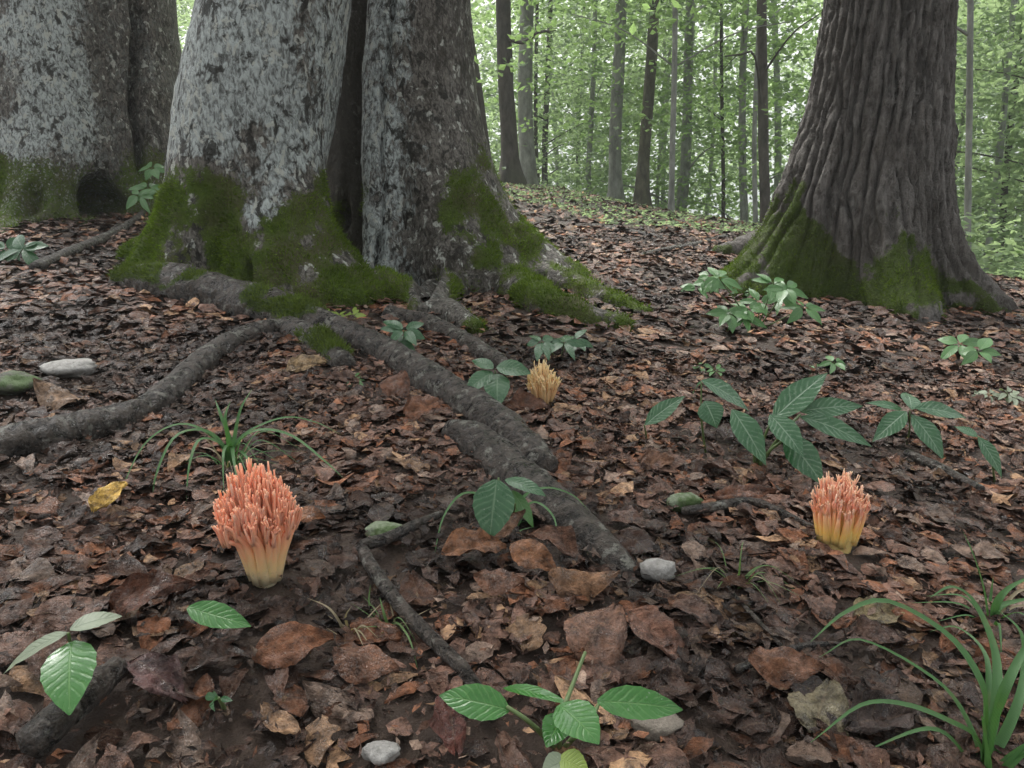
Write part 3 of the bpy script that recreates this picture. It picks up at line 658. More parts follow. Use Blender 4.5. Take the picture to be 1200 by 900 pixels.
def ground_cover():
    r = np.random.default_rng(78)
    def sc(n, ylo, yhi, fx, size, thr, hgt):
        Y = r.uniform(ylo, yhi, n); X = r.uniform(fx[0], fx[1], n)*Y; q = fbm(X*.8, Y*.8, 0*X+4, 3); k = q > thr
        X, Y = X[k], Y[k]; P = np.stack([X, Y, ground_z(X, Y)+r.uniform(.02, hgt, len(X))], -1)
        return leaf_quads(P, size, r, .35)
    a = sc(16000, 4.2, 11.5, (-.15, .5), .032, .47, .04); b = sc(20000, 12.5, 24, (-.6, .8), .085, .36, .6); c = sc(9000, 3.6, 9, (.5, .9), .06, .42, .3)
    V, F = merge([a, b, c])
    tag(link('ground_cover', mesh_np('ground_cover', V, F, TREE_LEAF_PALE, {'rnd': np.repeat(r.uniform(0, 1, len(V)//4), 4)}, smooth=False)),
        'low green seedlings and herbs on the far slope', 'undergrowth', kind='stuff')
ground_cover()

# ------------------------------------------------------------------ leaf shapes
def leaf_outline(t, kind):
    if kind == 'lance': return np.sin(math.pi*t**.80)**1.05*(1-.15*t)
    if kind == 'round': return np.sin(math.pi*np.clip(t, 0, 1)**.9)**.62
    return np.sin(math.pi*t**.78)**.82                      # ovate
def proto_leaf(seed, nu, nv, kind='ovate', wid=.62, torn=0.0, curl=.25, bend=.15, fold=.1, wave=.05, ser=.03):
    r = np.random.default_rng(seed)
    u = np.linspace(0, 1, nu); v = np.linspace(-1, 1, nv)
    U, Vv = np.meshgrid(u, v, indexing='ij')
    w = leaf_outline(np.clip(U, .012, .988), kind)*wid*.5
    edge = 1+ser*np.where(np.arange(nu) % 2 == 0, 1, -1)[:, None]*np.abs(Vv)**3
    tn = 1-torn*np.abs(Vv)**2*vnoise(U*6+seed*3, np.sign(Vv)*3+seed, 0*U)*1.4
    x = U-.5; y = Vv*w*edge*tn
    if torn > .4: x = x*(1-torn*.35*vnoise(Vv*3+seed, 0*U, 0*U+2))
    k1, k2, k3 = r.normal(0, curl), r.normal(0, bend), abs(r.normal(0, fold))
    z = k1*(y/wid*2)**2*.5+k2*x*x*1.6+k3*np.abs(y)+wave*2*(fbm(U*4+seed, Vv*2.5+seed*2, 0*U, 2)-.5)+wave*.9*(vnoise(U*11+seed, Vv*5, 0*U)-.5)+r.normal(0, .12)*x*y*4
    z = z-z.mean()
    V = np.stack([x, y, z], -1).reshape(-1, 3); uv = np.stack([U, Vv*.5+.5], -1).reshape(-1, 2)
    i, j = np.meshgrid(np.arange(nu-1), np.arange(nv-1), indexing='ij')
    F = np.stack([i*nv+j, (i+1)*nv+j, (i+1)*nv+j+1, i*nv+j+1], -1).reshape(-1, 4)
    return V, F, uv
PAL = {'dark': (.034, .018, .012), 'mauve': (.102, .063, .049), 'russet': (.134, .062, .034), 'tan': (.215, .142, .088), 'grey': (.150, .114, .093)}
PN = list(PAL); PC = np.array([PAL[k] for k in PN])*1.25
def blocked(x, y, grow=0.0):
    b = np.zeros(len(x), bool)
    for cx, cy, r in BLOCK: b |= (x-cx)**2+(y-cy)**2 < (r+grow)**2
    return b

# ------------------------------------------------------------------ mushrooms
SALMON = mat_coral('coral_salmon', (0.0, (.62, .50, .32)), (.22, (.80, .54, .26)), (.46, (.87, .45, .24)), (.72, (.87, .355, .22)), (.96, (.87, .38, .25)), (1.0, (.88, .47, .33)))
SALMON2 = mat_coral('coral_yellow_base', (0.0, (.70, .50, .20)), (.28, (.85, .52, .14)), (.55, (.86, .46, .22)), (.80, (.86, .35, .23)), (1.0, (.88, .54, .38)))
BUFF = mat_coral('coral_buff', (0.0, (.42, .28, .14)), (.3, (.58, .36, .18)), (.7, (.72, .47, .23)), (1.0, (.82, .62, .36)))
def coral(px, py, hpx, wtop, wbase, mat, label, seed, nb=44, droop=.45, lean=0.0, group=None, tips=4, thick=1.0):
    r = np.random.default_rng(seed); g = G(px, py); Y = g[1]; m = np.linalg.norm(g-CP)/FPX*.96
    H, RT, RB = hpx*m, wtop*m/2, wbase*m/2
    o = thing('coral_mushroom', g+np.array((0, 0, .008)), label, 'mushroom')
    # stem
    nz_, nt = 12, 26; z = np.linspace(-.12, .40, nz_)*H; th = np.arange(nt)*2*math.pi/nt
    rr = np.interp(z/H, [-.12, .05, .2, .33, .40], [RB*.75, RB*.82, RB*.85, RB*.75, RB*.3])
    Vs = np.stack([rr[:, None]*np.cos(th)*(1+.10*np.cos(5*th+seed)), rr[:, None]*np.sin(th)*(1+.1*np.sin(4*th)), np.repeat(z[:, None], nt, 1)], -1).reshape(-1, 3)
    Vs += (RB*.25*(fbm(Vs[:, 0]*120+seed, Vs[:, 1]*120, Vs[:, 2]*70, 2)-.5))[:, None]*np.stack([Vs[:, 0], Vs[:, 1], 0*Vs[:, 0]], -1)/RB
    i, j = np.meshgrid(np.arange(nz_-1), np.arange(nt), indexing='ij'); j2 = (j+1) % nt
    F = np.stack([i*nt+j, i*nt+j2, (i+1)*nt+j2, (i+1)*nt+j], -1).reshape(-1, 4)
    link('stem', mesh_np('stem', Vs, F, mat, {'hgt': np.clip(Vs[:, 2]/H, 0, 1)}), o)
    k = np.arange(nb)+.5; rho = np.sqrt(k/nb); ph = k*2.39996+seed
    for q in range(nb):
        rh, p = rho[q], ph[q]+r.normal(0, .12)
        ht = H*(1-droop*rh**2.2)*r.uniform(.86, 1.05)*(1+.10*(vnoise(np.array([rh*math.cos(p)*2.2+seed]), np.array([rh*math.sin(p)*2.2]), np.array([.5]))[0]-.5)*2)
        d = np.array((math.cos(p), math.sin(p), 0))
        a = d*RB*rh*.80+np.array((0, 0, H*.16*(1-rh)+H*r.uniform(-.03, .10))); b = d*rh*(RB+.42*(RT-RB))*r.uniform(.92, 1.06)+np.array((0, 0, H*r.uniform(.32, .40))); c = d*RT*rh*.86+np.array((lean*ht, 0, ht*.72))
        t0 = r.uniform(.0019, .0025)*thick*H/.115
        parts, hg = [], []
        V, Fq = tube([a, b, c], [t0*2.9, t0*1.7, t0*.95], k=7, n=9); parts.append((V, quads_to_clean(V, Fq))); hg.append(V[:, 2]/ht)
        for s in range(tips):
            e = c+np.array((r.normal(0, 1), r.normal(0, 1), 0))*RT*.065+d*RT*.10*rh; e[2] = ht*r.uniform(.86, 1.03)
            mid = (c+e)/2+np.array((r.normal(0, .0012), r.normal(0, .0012), 0))
            V, Fq = tube([c-np.array((0, 0, H*.05)), mid, e], [t0*.75, t0*.66, t0*.36], k=6, n=6); parts.append((V, quads_to_clean(V, Fq))); hg.append(V[:, 2]/ht)
            if r.random() < .6:
                e2 = e+np.array((r.normal(0, .002), r.normal(0, .002), -.001)); V, Fq = tube([mid, (mid+e2)/2+r.normal(0, .0008, 3), e2], [t0*.55, t0*.45, t0*.28], k=5, n=4); parts.append((V, quads_to_clean(V, Fq))); hg.append(V[:, 2]/ht)
        V, Ft = merge(parts)
        link('branch', mesh_np('branch', V, Ft, mat, {'hgt': np.clip(np.concatenate(hg), 0, 1)}), o)
    BLOCK.append((g[0], g[1], RB*1.6)); BLOCK.append((g[0], g[1]-RB*1.5, RB*1.5))
    return o
coral(312, 683, 128, 92, 34, SALMON, 'large salmon pink coral mushroom with cream stem beside the grass tuft', 3, 116, .38, -.05)
coral(979, 641, 80, 60, 42, SALMON2, 'small salmon coral mushroom with yellow base below the big streaked leaves', 5, 74, .34, 0, thick=1.0, tips=3)
coral(636, 478, 52, 44, 26, BUFF, 'buff tan coral mushroom beside the four-leaved plant', 8, 54, .42, 0, tips=3, thick=.95)

# ------------------------------------------------------------------ green plants: helpers
GREEN = mat_plant('bright_green_leaf', (.026, .115, .020), (.055, .20, .034), (.15, .29, .09), .42, .26)
DEEP = mat_plant('deep_green_leaf', (.020, .072, .028), (.042, .125, .048), (.20, .29, .18), .42, .30, .1)
STREAK = mat_plant('streaked_leaf', (.024, .085, .034), (.050, .14, .056), (.27, .37, .27), .62, .30, .15, nv=10)
PALE = mat_plant('pale_grey_green_leaf', (.17, .21, .14), (.26, .30, .21), (.10, .14, .08), .45, .45, .2)
SOFT = mat_plant('soft_green_leaf', (.045, .125, .036), (.085, .20, .058), (.18, .28, .12), .4, .38)
YELLOWG = mat_plant('yellow_green_leaf', (.16, .24, .03), (.26, .34, .06), (.3, .36, .12), .4, .45)
SEDGE = mat_blade('sedge_blade', (.045, .125, .035), (.10, .23, .075)); GRASS = mat_blade('grass_blade', (.07, .14, .04), (.13, .22, .07)); STRAW = mat_blade('straw_blade', (.22, .18, .11), (.34, .28, .18))
def plant_leaf(A, B, width, mat, org, parent, kind='ovate', sag=.12, fold=.12, face=None, nu=13, nv=7, wave=.02, ser=.025, seed=0):
    """a leaf blade from its base A to its tip B, arched by sag and folded along the midrib"""
    A, B = np.asarray(A, float), np.asarray(B, float); D = B-A; L = np.linalg.norm(D); D = D/L
    up = np.array((0, -.55, .83)) if face is None else np.asarray(face, float)
    N = up-D*(up@D); N /= np.linalg.norm(N)+1e-9; S = np.cross(N, D)
    u = np.linspace(0, 1, nu); v = np.linspace(-1, 1, nv); U, Vv = np.meshgrid(u, v, indexing='ij')
    w = leaf_outline(np.clip(U, .01, .992), kind)*width*.5*(1+ser*np.where(np.arange(nu) % 2 == 0, 1, -1)[:, None]*np.abs(Vv)**3)
    hgt = sag*L*4*U*(1-U)*.5-fold*0*U
    yy = Vv*w; off = hgt+fold*np.abs(yy)+wave*L*(fbm(U*5+seed, Vv*3+seed, 0*U, 2)-.5)*np.abs(Vv)+.012*L*(vnoise(U*9+seed, Vv*4+seed, 0*U)-.5)
    V = A+D*(U*L)[..., None]+S*yy[..., None]+N*off[..., None]
    i, j = np.meshgrid(np.arange(nu-1), np.arange(nv-1), indexing='ij')
    F = np.stack([i*nv+j, (i+1)*nv+j, (i+1)*nv+j+1, i*nv+j+1], -1).reshape(-1, 4)
    return link('leaf', mesh_np('leaf', V.reshape(-1, 3)-org, F, mat, uv=np.stack([U, Vv*.5+.5], -1).reshape(-1, 2)), parent)
def plant(rootpx, label, leaves, mat, stems=(), kind='ovate', cat='plant', name='seedling', group=None, stemr=.0014, dY=0.0, face=None, smat=None, sag=.12, Y=None, seed=0):
    """leaves: (base px, base py, tip px, tip py, width px, base depth shift, tip depth shift[, material]); stems: px lists"""
    g = G(*rootpx); org = g; Y0 = (g[1] if Y is None else Y)-(.045 if rootpx[1] > 600 else .03)
    o = thing(name, g, label, cat, group)
    for q, lf in enumerate(leaves):
        bx, by, tx, ty, w, db, dt = lf[:7]; mt = lf[7] if len(lf) > 7 and lf[7] is not None else mat; fc = lf[8] if len(lf) > 8 else face
        A, B = W(bx, by, Y0+db), W(tx, ty, Y0+dt)
        plant_leaf(A, B, w*Y0/FPX*1.02, mt, org, o, kind, sag=sag, face=fc, seed=seed+q*3.7)
    for st in stems:
        P = [g-np.array((0, 0, .01))]+[W(px, py, Y0+d) for px, py, d in st]
        if len(P) == 2: P.insert(1, (P[0]+P[1])/2+np.array((.002, -.002, 0)))
        link('stem', tube_mesh('stem', P, np.linspace(stemr*1.3, stemr*.8, len(P)), smat or STEM, org, k=6, n=10), o)
    return o
def blade_mesh(P, width, mat, org, n=22, taper=.75):
    C = catmull(P, n); T = np.gradient(C, axis=0); T /= np.linalg.norm(T, axis=1)[:, None]
    V3 = C-CP; V3 /= np.linalg.norm(V3, axis=1)[:, None]
    up = np.array((.15, -.35, .9)); S = np.cross(T, up); S /= np.linalg.norm(S, axis=1)[:, None]+1e-9; N = np.cross(S, T)
    t = np.linspace(0, 1, n); w = width*.5*np.clip((1-t)**taper*1.05, .03, 1)*np.clip(.55+t*3, 0, 1)
    rows = np.stack([C-S*w[:, None]+N*w[:, None]*.45, C, C+S*w[:, None]+N*w[:, None]*.45], 1)
    V = rows.reshape(-1, 3); U = np.stack([np.repeat(t[:, None], 3, 1), np.tile([0, .5, 1], (n, 1))], -1).reshape(-1, 2)
    i, j = np.meshgrid(np.arange(n-1), np.arange(2), indexing='ij')
    F = np.stack([i*3+j, (i+1)*3+j, (i+1)*3+j+1, i*3+j+1], -1).reshape(-1, 4)
    return mesh_np('blade', V-org, F, mat, uv=U)
def grass(rootpx, label, blades, mat, cat='grass', name='grass_tuft', extra=0, seed=0, ln=.12, wd=.0025, Y=None):
    """blades: (width px, [(px, py, depth shift), ...][, material])"""
    g = G(*rootpx); Y0 = g[1] if Y is None else Y; o = thing(name, g, label, cat)
    for b in blades:
        w, pts = b[0], b[1]; mt = b[2] if len(b) > 2 else mat
        P = [g-np.array((0, 0, .008))]+[W(x, y, Y0+d) for x, y, d in pts]
        link('blade', blade_mesh(P, w*Y0/FPX*(1.2 if name == 'sedge_clump' else .85), mt, g), o)
    r = np.random.default_rng(seed)
    for k in range(extra):
        a = r.uniform(0, 2*math.pi); L = ln*r.uniform(.5, 1.1); d = np.array((math.cos(a), math.sin(a), 0)); hh = r.uniform(.35, .8)
        b0 = g+np.array((r.normal(0, .004), r.normal(0, .004), -.004)); mid = b0+d*L*.35+np.array((0, 0, L*hh*.6)); e = b0+d*L*.85; e[2] = gz(e[0], e[1])+r.uniform(.002, .02)
        link('blade', blade_mesh([b0, mid, e], wd*r.uniform(.7, 1.2), mat if r.random() < .75 else STRAW, g, n=14), o)
    return o

# ------------------------------------------------------------------ green plants
UPF = (0, -.25, .97)
plant((85, 772), 'three-leaved seedling with two pale grey leaves and one glossy green leaf', [
    (78, 742, 4, 790, 30, 0, 0, PALE, UPF), (82, 738, 143, 722, 34, 0, .02, PALE, (0, -.2, .98)), (84, 752, 82, 838, 62, 0, -.05, GREEN, (.05, -.35, .93))], GREEN, stems=[(( 80, 742, 0),)], kind='ovate', seed=1)
plant((655, 872), 'seedling with broad bright green leaves spreading over a tan stone', [
    (597, 832, 515, 815, 46, 0, .01, GREEN, (0, -.6, .8)), (590, 806, 668, 826, 20, .05, .01, GREEN, (0, -.35, .9)), (655, 826, 702, 872, 58, 0, -.03, GREEN, (.2, -.5, .85)),
    (700, 822, 800, 832, 46, .02, .02, GREEN, (0, -.55, .83)), (660, 838, 640, 876, 40, .02, -.01, GREEN, (-.1, -.7, .7)), (655, 888, 690, 905, 34, -.03, -.04, YELLOWG, (0, -.5, .85)), (664, 890, 635, 905, 30, -.03, -.04, PALE, (0, -.5, .85))],
    GREEN, stems=[((625, 850, 0), (594, 828, 0)), ((658, 840, 0), (672, 800, .03), (686, 764, .05)), ((690, 845, .01), (702, 824, .02))], stemr=.0017, seed=2)
plant((590, 622), 'seedling with one large drooping glossy leaf beside the thin root end', [
    (582, 562, 574, 632, 50, 0, -.035, DEEP, (.0, -.8, .6)), (592, 562, 640, 582, 24, .02, .0, DEEP, (0, -.3, .95)), (600, 575, 625, 618, 18, .02, .01, SOFT, (0, -.4, .9))], DEEP, stems=[((588, 590, 0), (584, 560, 0)), ((604, 590, 0),)], seed=3)
plant((585, 472), 'dark four-leaved seedling beside the buff coral mushroom', [
    (578, 432, 553, 422, 17, 0, .03), (582, 430, 622, 438, 26, 0, -.01, None, (0, -.55, .8)), (577, 436, 546, 460, 24, 0, -.03), (582, 438, 583, 478, 30, 0, -.06, None, (0, -.75, .65))], DEEP, stems=[((580, 434, 0),)], seed=4)
# the row of big streaked leaves
plant((756, 515), 'single streaked leaf on a short stalk at the end of the row', [(756, 498, 803, 464, 24, 0, .02, None, (-.35, -.75, .55))], STREAK, stems=[((755, 498, 0),)], kind='lance', seed=5, name='streaked_plant')
plant((828, 530), 'streaked plant with drooping leaves between the single leaf and the largest plant', [
    (822, 448, 812, 462, 14, 0, .02), (822, 446, 878, 482, 34, 0, .0, None, (.2, -.5, .85)), (826, 470, 840, 502, 34, -.02, -.04, None, (0, -.75, .65))], STREAK, stems=[((822, 490, 0), (822, 448, 0)), ], kind='lance', seed=6, name='streaked_plant')
plant((885, 548), 'largest streaked plant with long pointed leaves above the small salmon mushroom', [
    (858, 480, 898, 546, 34, -.01, -.06, None, (-.1, -.75, .65)), (905, 492, 970, 437, 36, 0, .05, None, (-.25, -.75, .6)), (902, 486, 942, 536, 36, 0, -.05, None, (.1, -.75, .65)),
    (938, 482, 1012, 476, 28, .02, .03, None, (0, -.75, .65)), (938, 488, 1022, 524, 30, .01, -.01, None, (.1, -.7, .7)), (920, 510, 966, 570, 38, 0, -.05, None, (-.2, -.75, .6))],
    STREAK, stems=[((895, 515, 0), (906, 490, 0)), ((882, 515, 0), (862, 484, 0)), ((915, 510, 0), (938, 486, .015)), ((900, 530, 0), (924, 512, 0))], kind='lance', seed=7, stemr=.0022, name='streaked_plant')
plant((1062, 520), 'streaked plant with splayed leaves beside the largest one', [
    (1062, 482, 1022, 518, 26, 0, -.03, None, (-.1, -.7, .7)), (1068, 486, 1106, 540, 32, 0, -.05, None, (.1, -.75, .65)), (1068, 480, 1062, 460, 26, 0, .06, None, (0, -.75, .65)), (1072, 478, 1132, 490, 26, 0, .02, None, (0, -.6, .8)), (1058, 480, 1014, 472, 14, .02, .04)],
    STREAK, stems=[((1066, 482, 0),)], kind='lance', seed=8, name='streaked_plant')
plant((1168, 568), 'small streaked plant with one narrow hanging leaf past the splayed leaves', [(1146, 512, 1174, 560, 22, 0, -.03, None, (.1, -.75, .65)), (1146, 512, 1118, 500, 15, 0, .02)], STREAK, stems=[((1160, 530, 0), (1147, 512, 0))], kind='lance', seed=9, name='streaked_plant')
def bushy(rootpx, label, spread, n, mat, lw, seed, hpx=40, name='seedling', clump=3, kind='ovate', Yv=None):
    r = random.Random(seed); g = G(*rootpx); Y0 = g[1]; L, S = [], []
    for c in range(clump):
        cx = rootpx[0]+(c-(clump-1)/2)*spread/clump+r.uniform(-6, 6); cy = rootpx[1]-hpx*r.uniform(.15, 1); d0 = r.uniform(-.05, .06)
        S.append(((cx, cy, d0),))
        for k in range(n):
            a = 2*math.pi*k/n+r.uniform(-.4, .4); l = lw*r.uniform(1.7, 2.9)
            tx, ty = cx+l*math.cos(a), cy+l*.62*math.sin(a)+r.uniform(.1, .9)*lw
            L.append((cx+3*math.cos(a), cy+1.5*math.sin(a), tx, ty, lw*r.uniform(.8, 1.2), d0, d0-.05*math.sin(a), None, (r.uniform(-.5, .5), -.7, r.uniform(.5, .9))))
    return plant(rootpx, label, L, mat, stems=S, seed=seed, name=name, kind=kind, stemr=.0016)
bushy((886, 384), 'bushy soft green sapling clump in the litter before the furrowed tree', 116, 6, SOFT, 11, 21, 72, clump=10, kind='lance')
bushy((838, 342), 'faint low seedlings behind the bushy clump', 70, 5, SOFT, 8, 22, 20, clump=4)
bushy((1132, 428), 'sparse seedling with wide pale leaves downhill of the bushy clump', 50, 5, SOFT, 14, 23, 26, clump=2, kind='lance')
bushy((655, 418), 'grey-green seedling cluster behind the buff mushroom', 70, 6, DEEP, 10, 24, 20, clump=3)
bushy((652, 362), 'pale little seedling at the foot of the twin beech', 40, 5, SOFT, 9, 25, 16, clump=2)
bushy((470, 410), 'drooping dark seedling by the half buried root', 30, 6, DEEP, 12, 26, 26, clump=2)
bushy((414, 452), 'tiny green seedling by the mossy root stub', 16, 5, SOFT, 7, 27, 12, clump=1)
bushy((968, 436), 'small feathery seedling behind the largest streaked plant', 26, 6, SOFT, 7, 28, 14, clump=2)
bushy((14, 308), 'dark leafy plant beside the mossy root of the thick beech', 30, 6, DEEP, 15, 29, 36, clump=2)
bushy((174, 264), 'green plant growing in the gap between the two beeches', 30, 6, SOFT, 9, 30, 88, clump=4, kind='lance')
bushy((262, 820), 'tiny seedling among leaves before the fallen green leaf', 18, 4, DEEP, 9, 31, 8, clump=1)
bushy((395, 372), 'small yellow-green clover patch beside the mossy root', 60, 6, YELLOWG, 6, 32, 6, clump=5)
bushy((828, 438), 'faint sprig behind the drooping streaked plant', 30, 5, SOFT, 6, 33, 14, clump=2)
bushy((1170, 470), 'low grey-green seedlings beyond the splayed streaked plant', 60, 5, PALE, 7, 34, 10, clump=4)
# sedge and grass
grass((1152, 905), 'broad-bladed sedge clump arching over the litter', [
    (15, [(1152, 850, 0), (1148, 800, 0), (1110, 745, .02), (1040, 705, .03), (990, 718, .01), (950, 752, -.03)]),
    (12, [(1145, 868, 0), (1110, 845, -.02), (1060, 826, -.03), (1010, 826, -.05), (950, 870, -.10)]),
    (17, [(1160, 850, 0), (1180, 800, 0), (1205, 755, .02), (1240, 720, .02)]),
    (14, [(1166, 820, .02), (1164, 760, .05), (1140, 705, .08), (1115, 688, .08), (1090, 700, .06)]),
    (24, [(1154, 880, -.01), (1151, 850, -.015), (1150, 838, -.02)]),
    (9, [(1158, 800, .04), (1150, 760, .07), (1120, 735, .10), (1090, 740, .10)]),
    (13, [(1190, 830, .02), (1200, 780, .05), (1195, 740, .07), (1170, 715, .09)]),
    (9, [(1140, 860, .02), (1100, 800, .05), (1010, 750, .08), (960, 770, .05)])], SEDGE, name='sedge_clump', extra=5, seed=4, ln=.13, wd=.006)
grass((1160, 735), 'dark grassy plant with narrow leaves behind the sedge clump', [
    (9, [(1152, 690, 0), (1140, 650, 0), (1128, 622, .01)]), (16, [(1165, 712, 0), (1182, 690, 0), (1215, 672, 0)]), (14, [(1168, 715, 0), (1190, 705, 0), (1225, 700, 0)]), (9, [(1160, 705, .02), (1164, 675, .03)])], SEDGE, name='grass_tuft', extra=7, seed=5, ln=.09, wd=.004)
grass((270, 552), 'grass tuft with long arching blades behind the large salmon mushroom', [
    (9, [(268, 520, 0), (264, 490, 0), (270, 470, .02)]), (8, [(274, 520, 0), (282, 480, .02), (296, 455, .05)]), (8, [(262, 525, 0), (240, 505, 0), (205, 512, -.03), (182, 560, -.08), (180, 600, -.10)]),
    (8, [(264, 525, 0), (235, 515, -.02), (222, 545, -.06), (218, 590, -.10)]), (9, [(276, 525, 0), (300, 505, -.02), (340, 510, -.03), (380, 540, -.07), (402, 560, -.09)]),
    (8, [(270, 525, 0), (262, 530, -.05), (262, 575, -.10)]), (8, [(272, 525, 0), (274, 540, -.05), (279, 570, -.09)]), (7, [(258, 520, 0), (215, 497, 0), (170, 520, -.03), (135, 590, -.10)]),
    (6, [(280, 515, 0), (330, 490, .02), (370, 495, .03), (400, 510, .02)]), (9, [(270, 520, .01), (258, 485, .03), (252, 468, .05)]), (7, [(278, 530, 0), (292, 540, -.05), (310, 575, -.06)])], SEDGE, extra=16, seed=6, ln=.12, wd=.0028)
grass((862, 690), 'thin wispy grass tuft below the streaked plants', [
    (6, [(866, 670, 0), (868, 650, 0)]), (6, [(880, 678, 0), (915, 680, 0), (945, 705, -.02)]), (7, [(878, 690, 0), (900, 720, -.05), (918, 762, -.10)]), (5, [(850, 680, 0), (840, 690, -.03)]), (5, [(890, 688, 0), (925, 725, -.05), (940, 740, -.08)])], GRASS, extra=14, seed=7, ln=.09, wd=.002)
grass((598, 625), 'few arching grass blades around the large drooping leaf', [
    (7, [(580, 590, .02), (545, 578, .02), (520, 605, -.02), (508, 655, -.07)]), (7, [(612, 585, .02), (640, 572, .02), (670, 580, .02), (690, 598, 0)]), (7, [(622, 590, .02), (648, 605, -.01), (655, 645, -.05)])], SEDGE, extra=4, seed=8, ln=.05, wd=.003)
grass((458, 740), 'sparse thin grass blades beside the lichened stick', [
    (7, [(450, 720, 0), (445, 700, .01)]), (6, [(464, 730, 0), (480, 750, -.03), (492, 795, -.06)]), (6, [(434, 712, .02), (434, 685, .03)]), (5, [(440, 745, 0), (400, 740, -.02), (398, 770, -.05)], STRAW), (6, [(452, 760, -.02), (455, 785, -.04)])], GRASS, extra=8, seed=9, ln=.05, wd=.002)
grass((412, 742), 'bleached straw tuft beside the lichened stick', [(6, [(405, 725, 0), (412, 710, 0)]), (5, [(400, 750, -.01), (398, 770, -.02)])], STRAW, extra=7, seed=10, ln=.05, wd=.003)

# ------------------------------------------------------------------ sticks, stones
def stick(pix, rad, label, forks=(), name='stick', lift=.7, seed=0, mat=None, cat='stick'):
    org = G(*pix[0]); P = [G(*p)+np.array((0, 0, r*lift+.010)) for p, r in zip(pix, rad)]
    for c in catmull(P, 30): BLOCK.append((c[0], c[1], max(rad)*1.1))
    o = thing(name, org, label, cat)
    link('shaft', tube_mesh('shaft', P, rad, mat or ROOT, org, k=10, n=max(16, len(pix)*9), rough=.14, seed=seed), o)
    for fp, fr in forks:
        Q = [G(*p)+np.array((0, 0, r*lift+.010)) for p, r in zip(fp, fr)]
        for c in catmull(Q, 16): BLOCK.append((c[0], c[1], max(fr)*1.1))
        link('side_branch', tube_mesh('side_branch', Q, fr, mat or ROOT, org, k=8, n=18, rough=.14, seed=seed+1), o)
    return o
stick([(424, 655), (436, 680), (470, 728), (505, 765), (545, 805), (580, 862)], (.006, .007, .0068, .0066, .006, .005), 'lichen-spotted forked stick lying downhill of the large salmon mushroom', [([(424, 656), (455, 645), (490, 628), (518, 614)], (.007, .0065, .006, .004))], seed=2)
stick([(40, 905), (85, 862), (115, 832), (142, 806)], (.013, .012, .012, .009), 'dark rotten stick end beside the three-leaved seedling', seed=3)
stick([(42, 322), (85, 302), (125, 284), (160, 262), (198, 226)], (.016, .017, .017, .015, .011), 'grey fallen branch resting against the mossy beech foot', [([(125, 284), (135, 270), (160, 258)], (.008, .006, .004)), ([(70, 236), (110, 244), (150, 252)], (.006, .006, .004))], seed=4, name='fallen_branch', cat='branch')
stick([(1145, 297), (1170, 303), (1215, 314), (1260, 325)], (.030, .032, .032, .03), 'grey log lying on the slope behind the furrowed tree', seed=5, name='log', cat='log', mat=GREYB)
stick([(862, 802), (905, 782), (945, 772), (988, 768)], (.0035, .0035, .003, .0018), 'thin bent twig beside the brown serrated leaf', [([(916, 776), (890, 745), (868, 720), (852, 700)], (.0022, .0022, .002, .0015))], seed=6, name='twig', cat='twig')
stick([(800, 612), (840, 607), (885, 602), (950, 628)], (.005, .007, .006, .003), 'dark bark strip half buried left of the small salmon mushroom', seed=7, name='bark_strip', cat='bark')
stick([(1060, 540), (1100, 560), (1150, 585)], (.006, .008, .005), 'dark twig half buried under the splayed streaked plant', seed=8, name='twig', cat='twig')
def stone(px, py, wpx, asp, mat, label, seed, flat=.6, name='stone', cat='stone'):
    g = G(px, py); R = wpx*np.linalg.norm(g-CP)/FPX/2
    nt, nf = 28, 16; th, f = np.meshgrid(np.arange(nt)*2*math.pi/nt, np.linspace(.02, math.pi-.02, nf), indexing='xy')
    D = np.stack([np.sin(f)*np.cos(th), np.sin(f)*np.sin(th), np.cos(f)], -1).reshape(-1, 3)
    k = .75+.55*fbm(D[:, 0]*1.5+seed, D[:, 1]*1.5, D[:, 2]*1.5, 2)+.28*(fbm(D[:, 0]*4+seed, D[:, 1]*4, D[:, 2]*4, 3)-.5)
    V = D*k[:, None]*R*np.array((1, asp, flat))
    i, j = np.meshgrid(np.arange(nf-1), np.arange(nt), indexing='ij'); j2 = (j+1) % nt
    F = np.stack([i*nt+j, (i+1)*nt+j, (i+1)*nt+j2, i*nt+j2], -1).reshape(-1, 4)
    BLOCK.append((g[0], g[1], R*1.05)); BLOCK.append((g[0], g[1]-R*.5, R))
    return tag(link(name, mesh_np(name, V, F, mat), None, g+np.array((0, 0, R*flat*.35+.008))), label, cat)
DARKST = mat_stone('dark_mossy_stone', (.04, .04, .03), (.10, .11, .07), .4); PALEST = mat_stone('pale_stone', (.20, .19, .175), (.36, .35, .33)); TANST = mat_stone('tan_stone', (.15, .125, .10), (.25, .215, .175)); MOSSST = mat_stone('mossy_stone', (.14, .17, .11), (.24, .28, .19), .5)
stone(770, 681, 40, .8, PALEST, 'pale grey stone beside the tapering root end', 1)
stone(802, 600, 38, .7, MOSSST, 'green-tinged stone at the end of the dark bark strip', 2, .55)
stone(766, 862, 50, .9, TANST, 'flat tan stone under the bright green seedling leaf', 3, .45)
stone(452, 634, 44, .7, MOSSST, 'pale lichened stone touching the forked stick', 4, .4)
stone(82, 440, 52, .8, PALEST, 'pale lichened stone above the long grey root', 5, .35)
stone(14, 460, 52, .8, DARKST, 'mossy dark stone beside the pale lichened stone', 6, .4)
stone(448, 897, 40, .7, PALEST, 'small pale stone beside the dark red leaf', 7, .4)

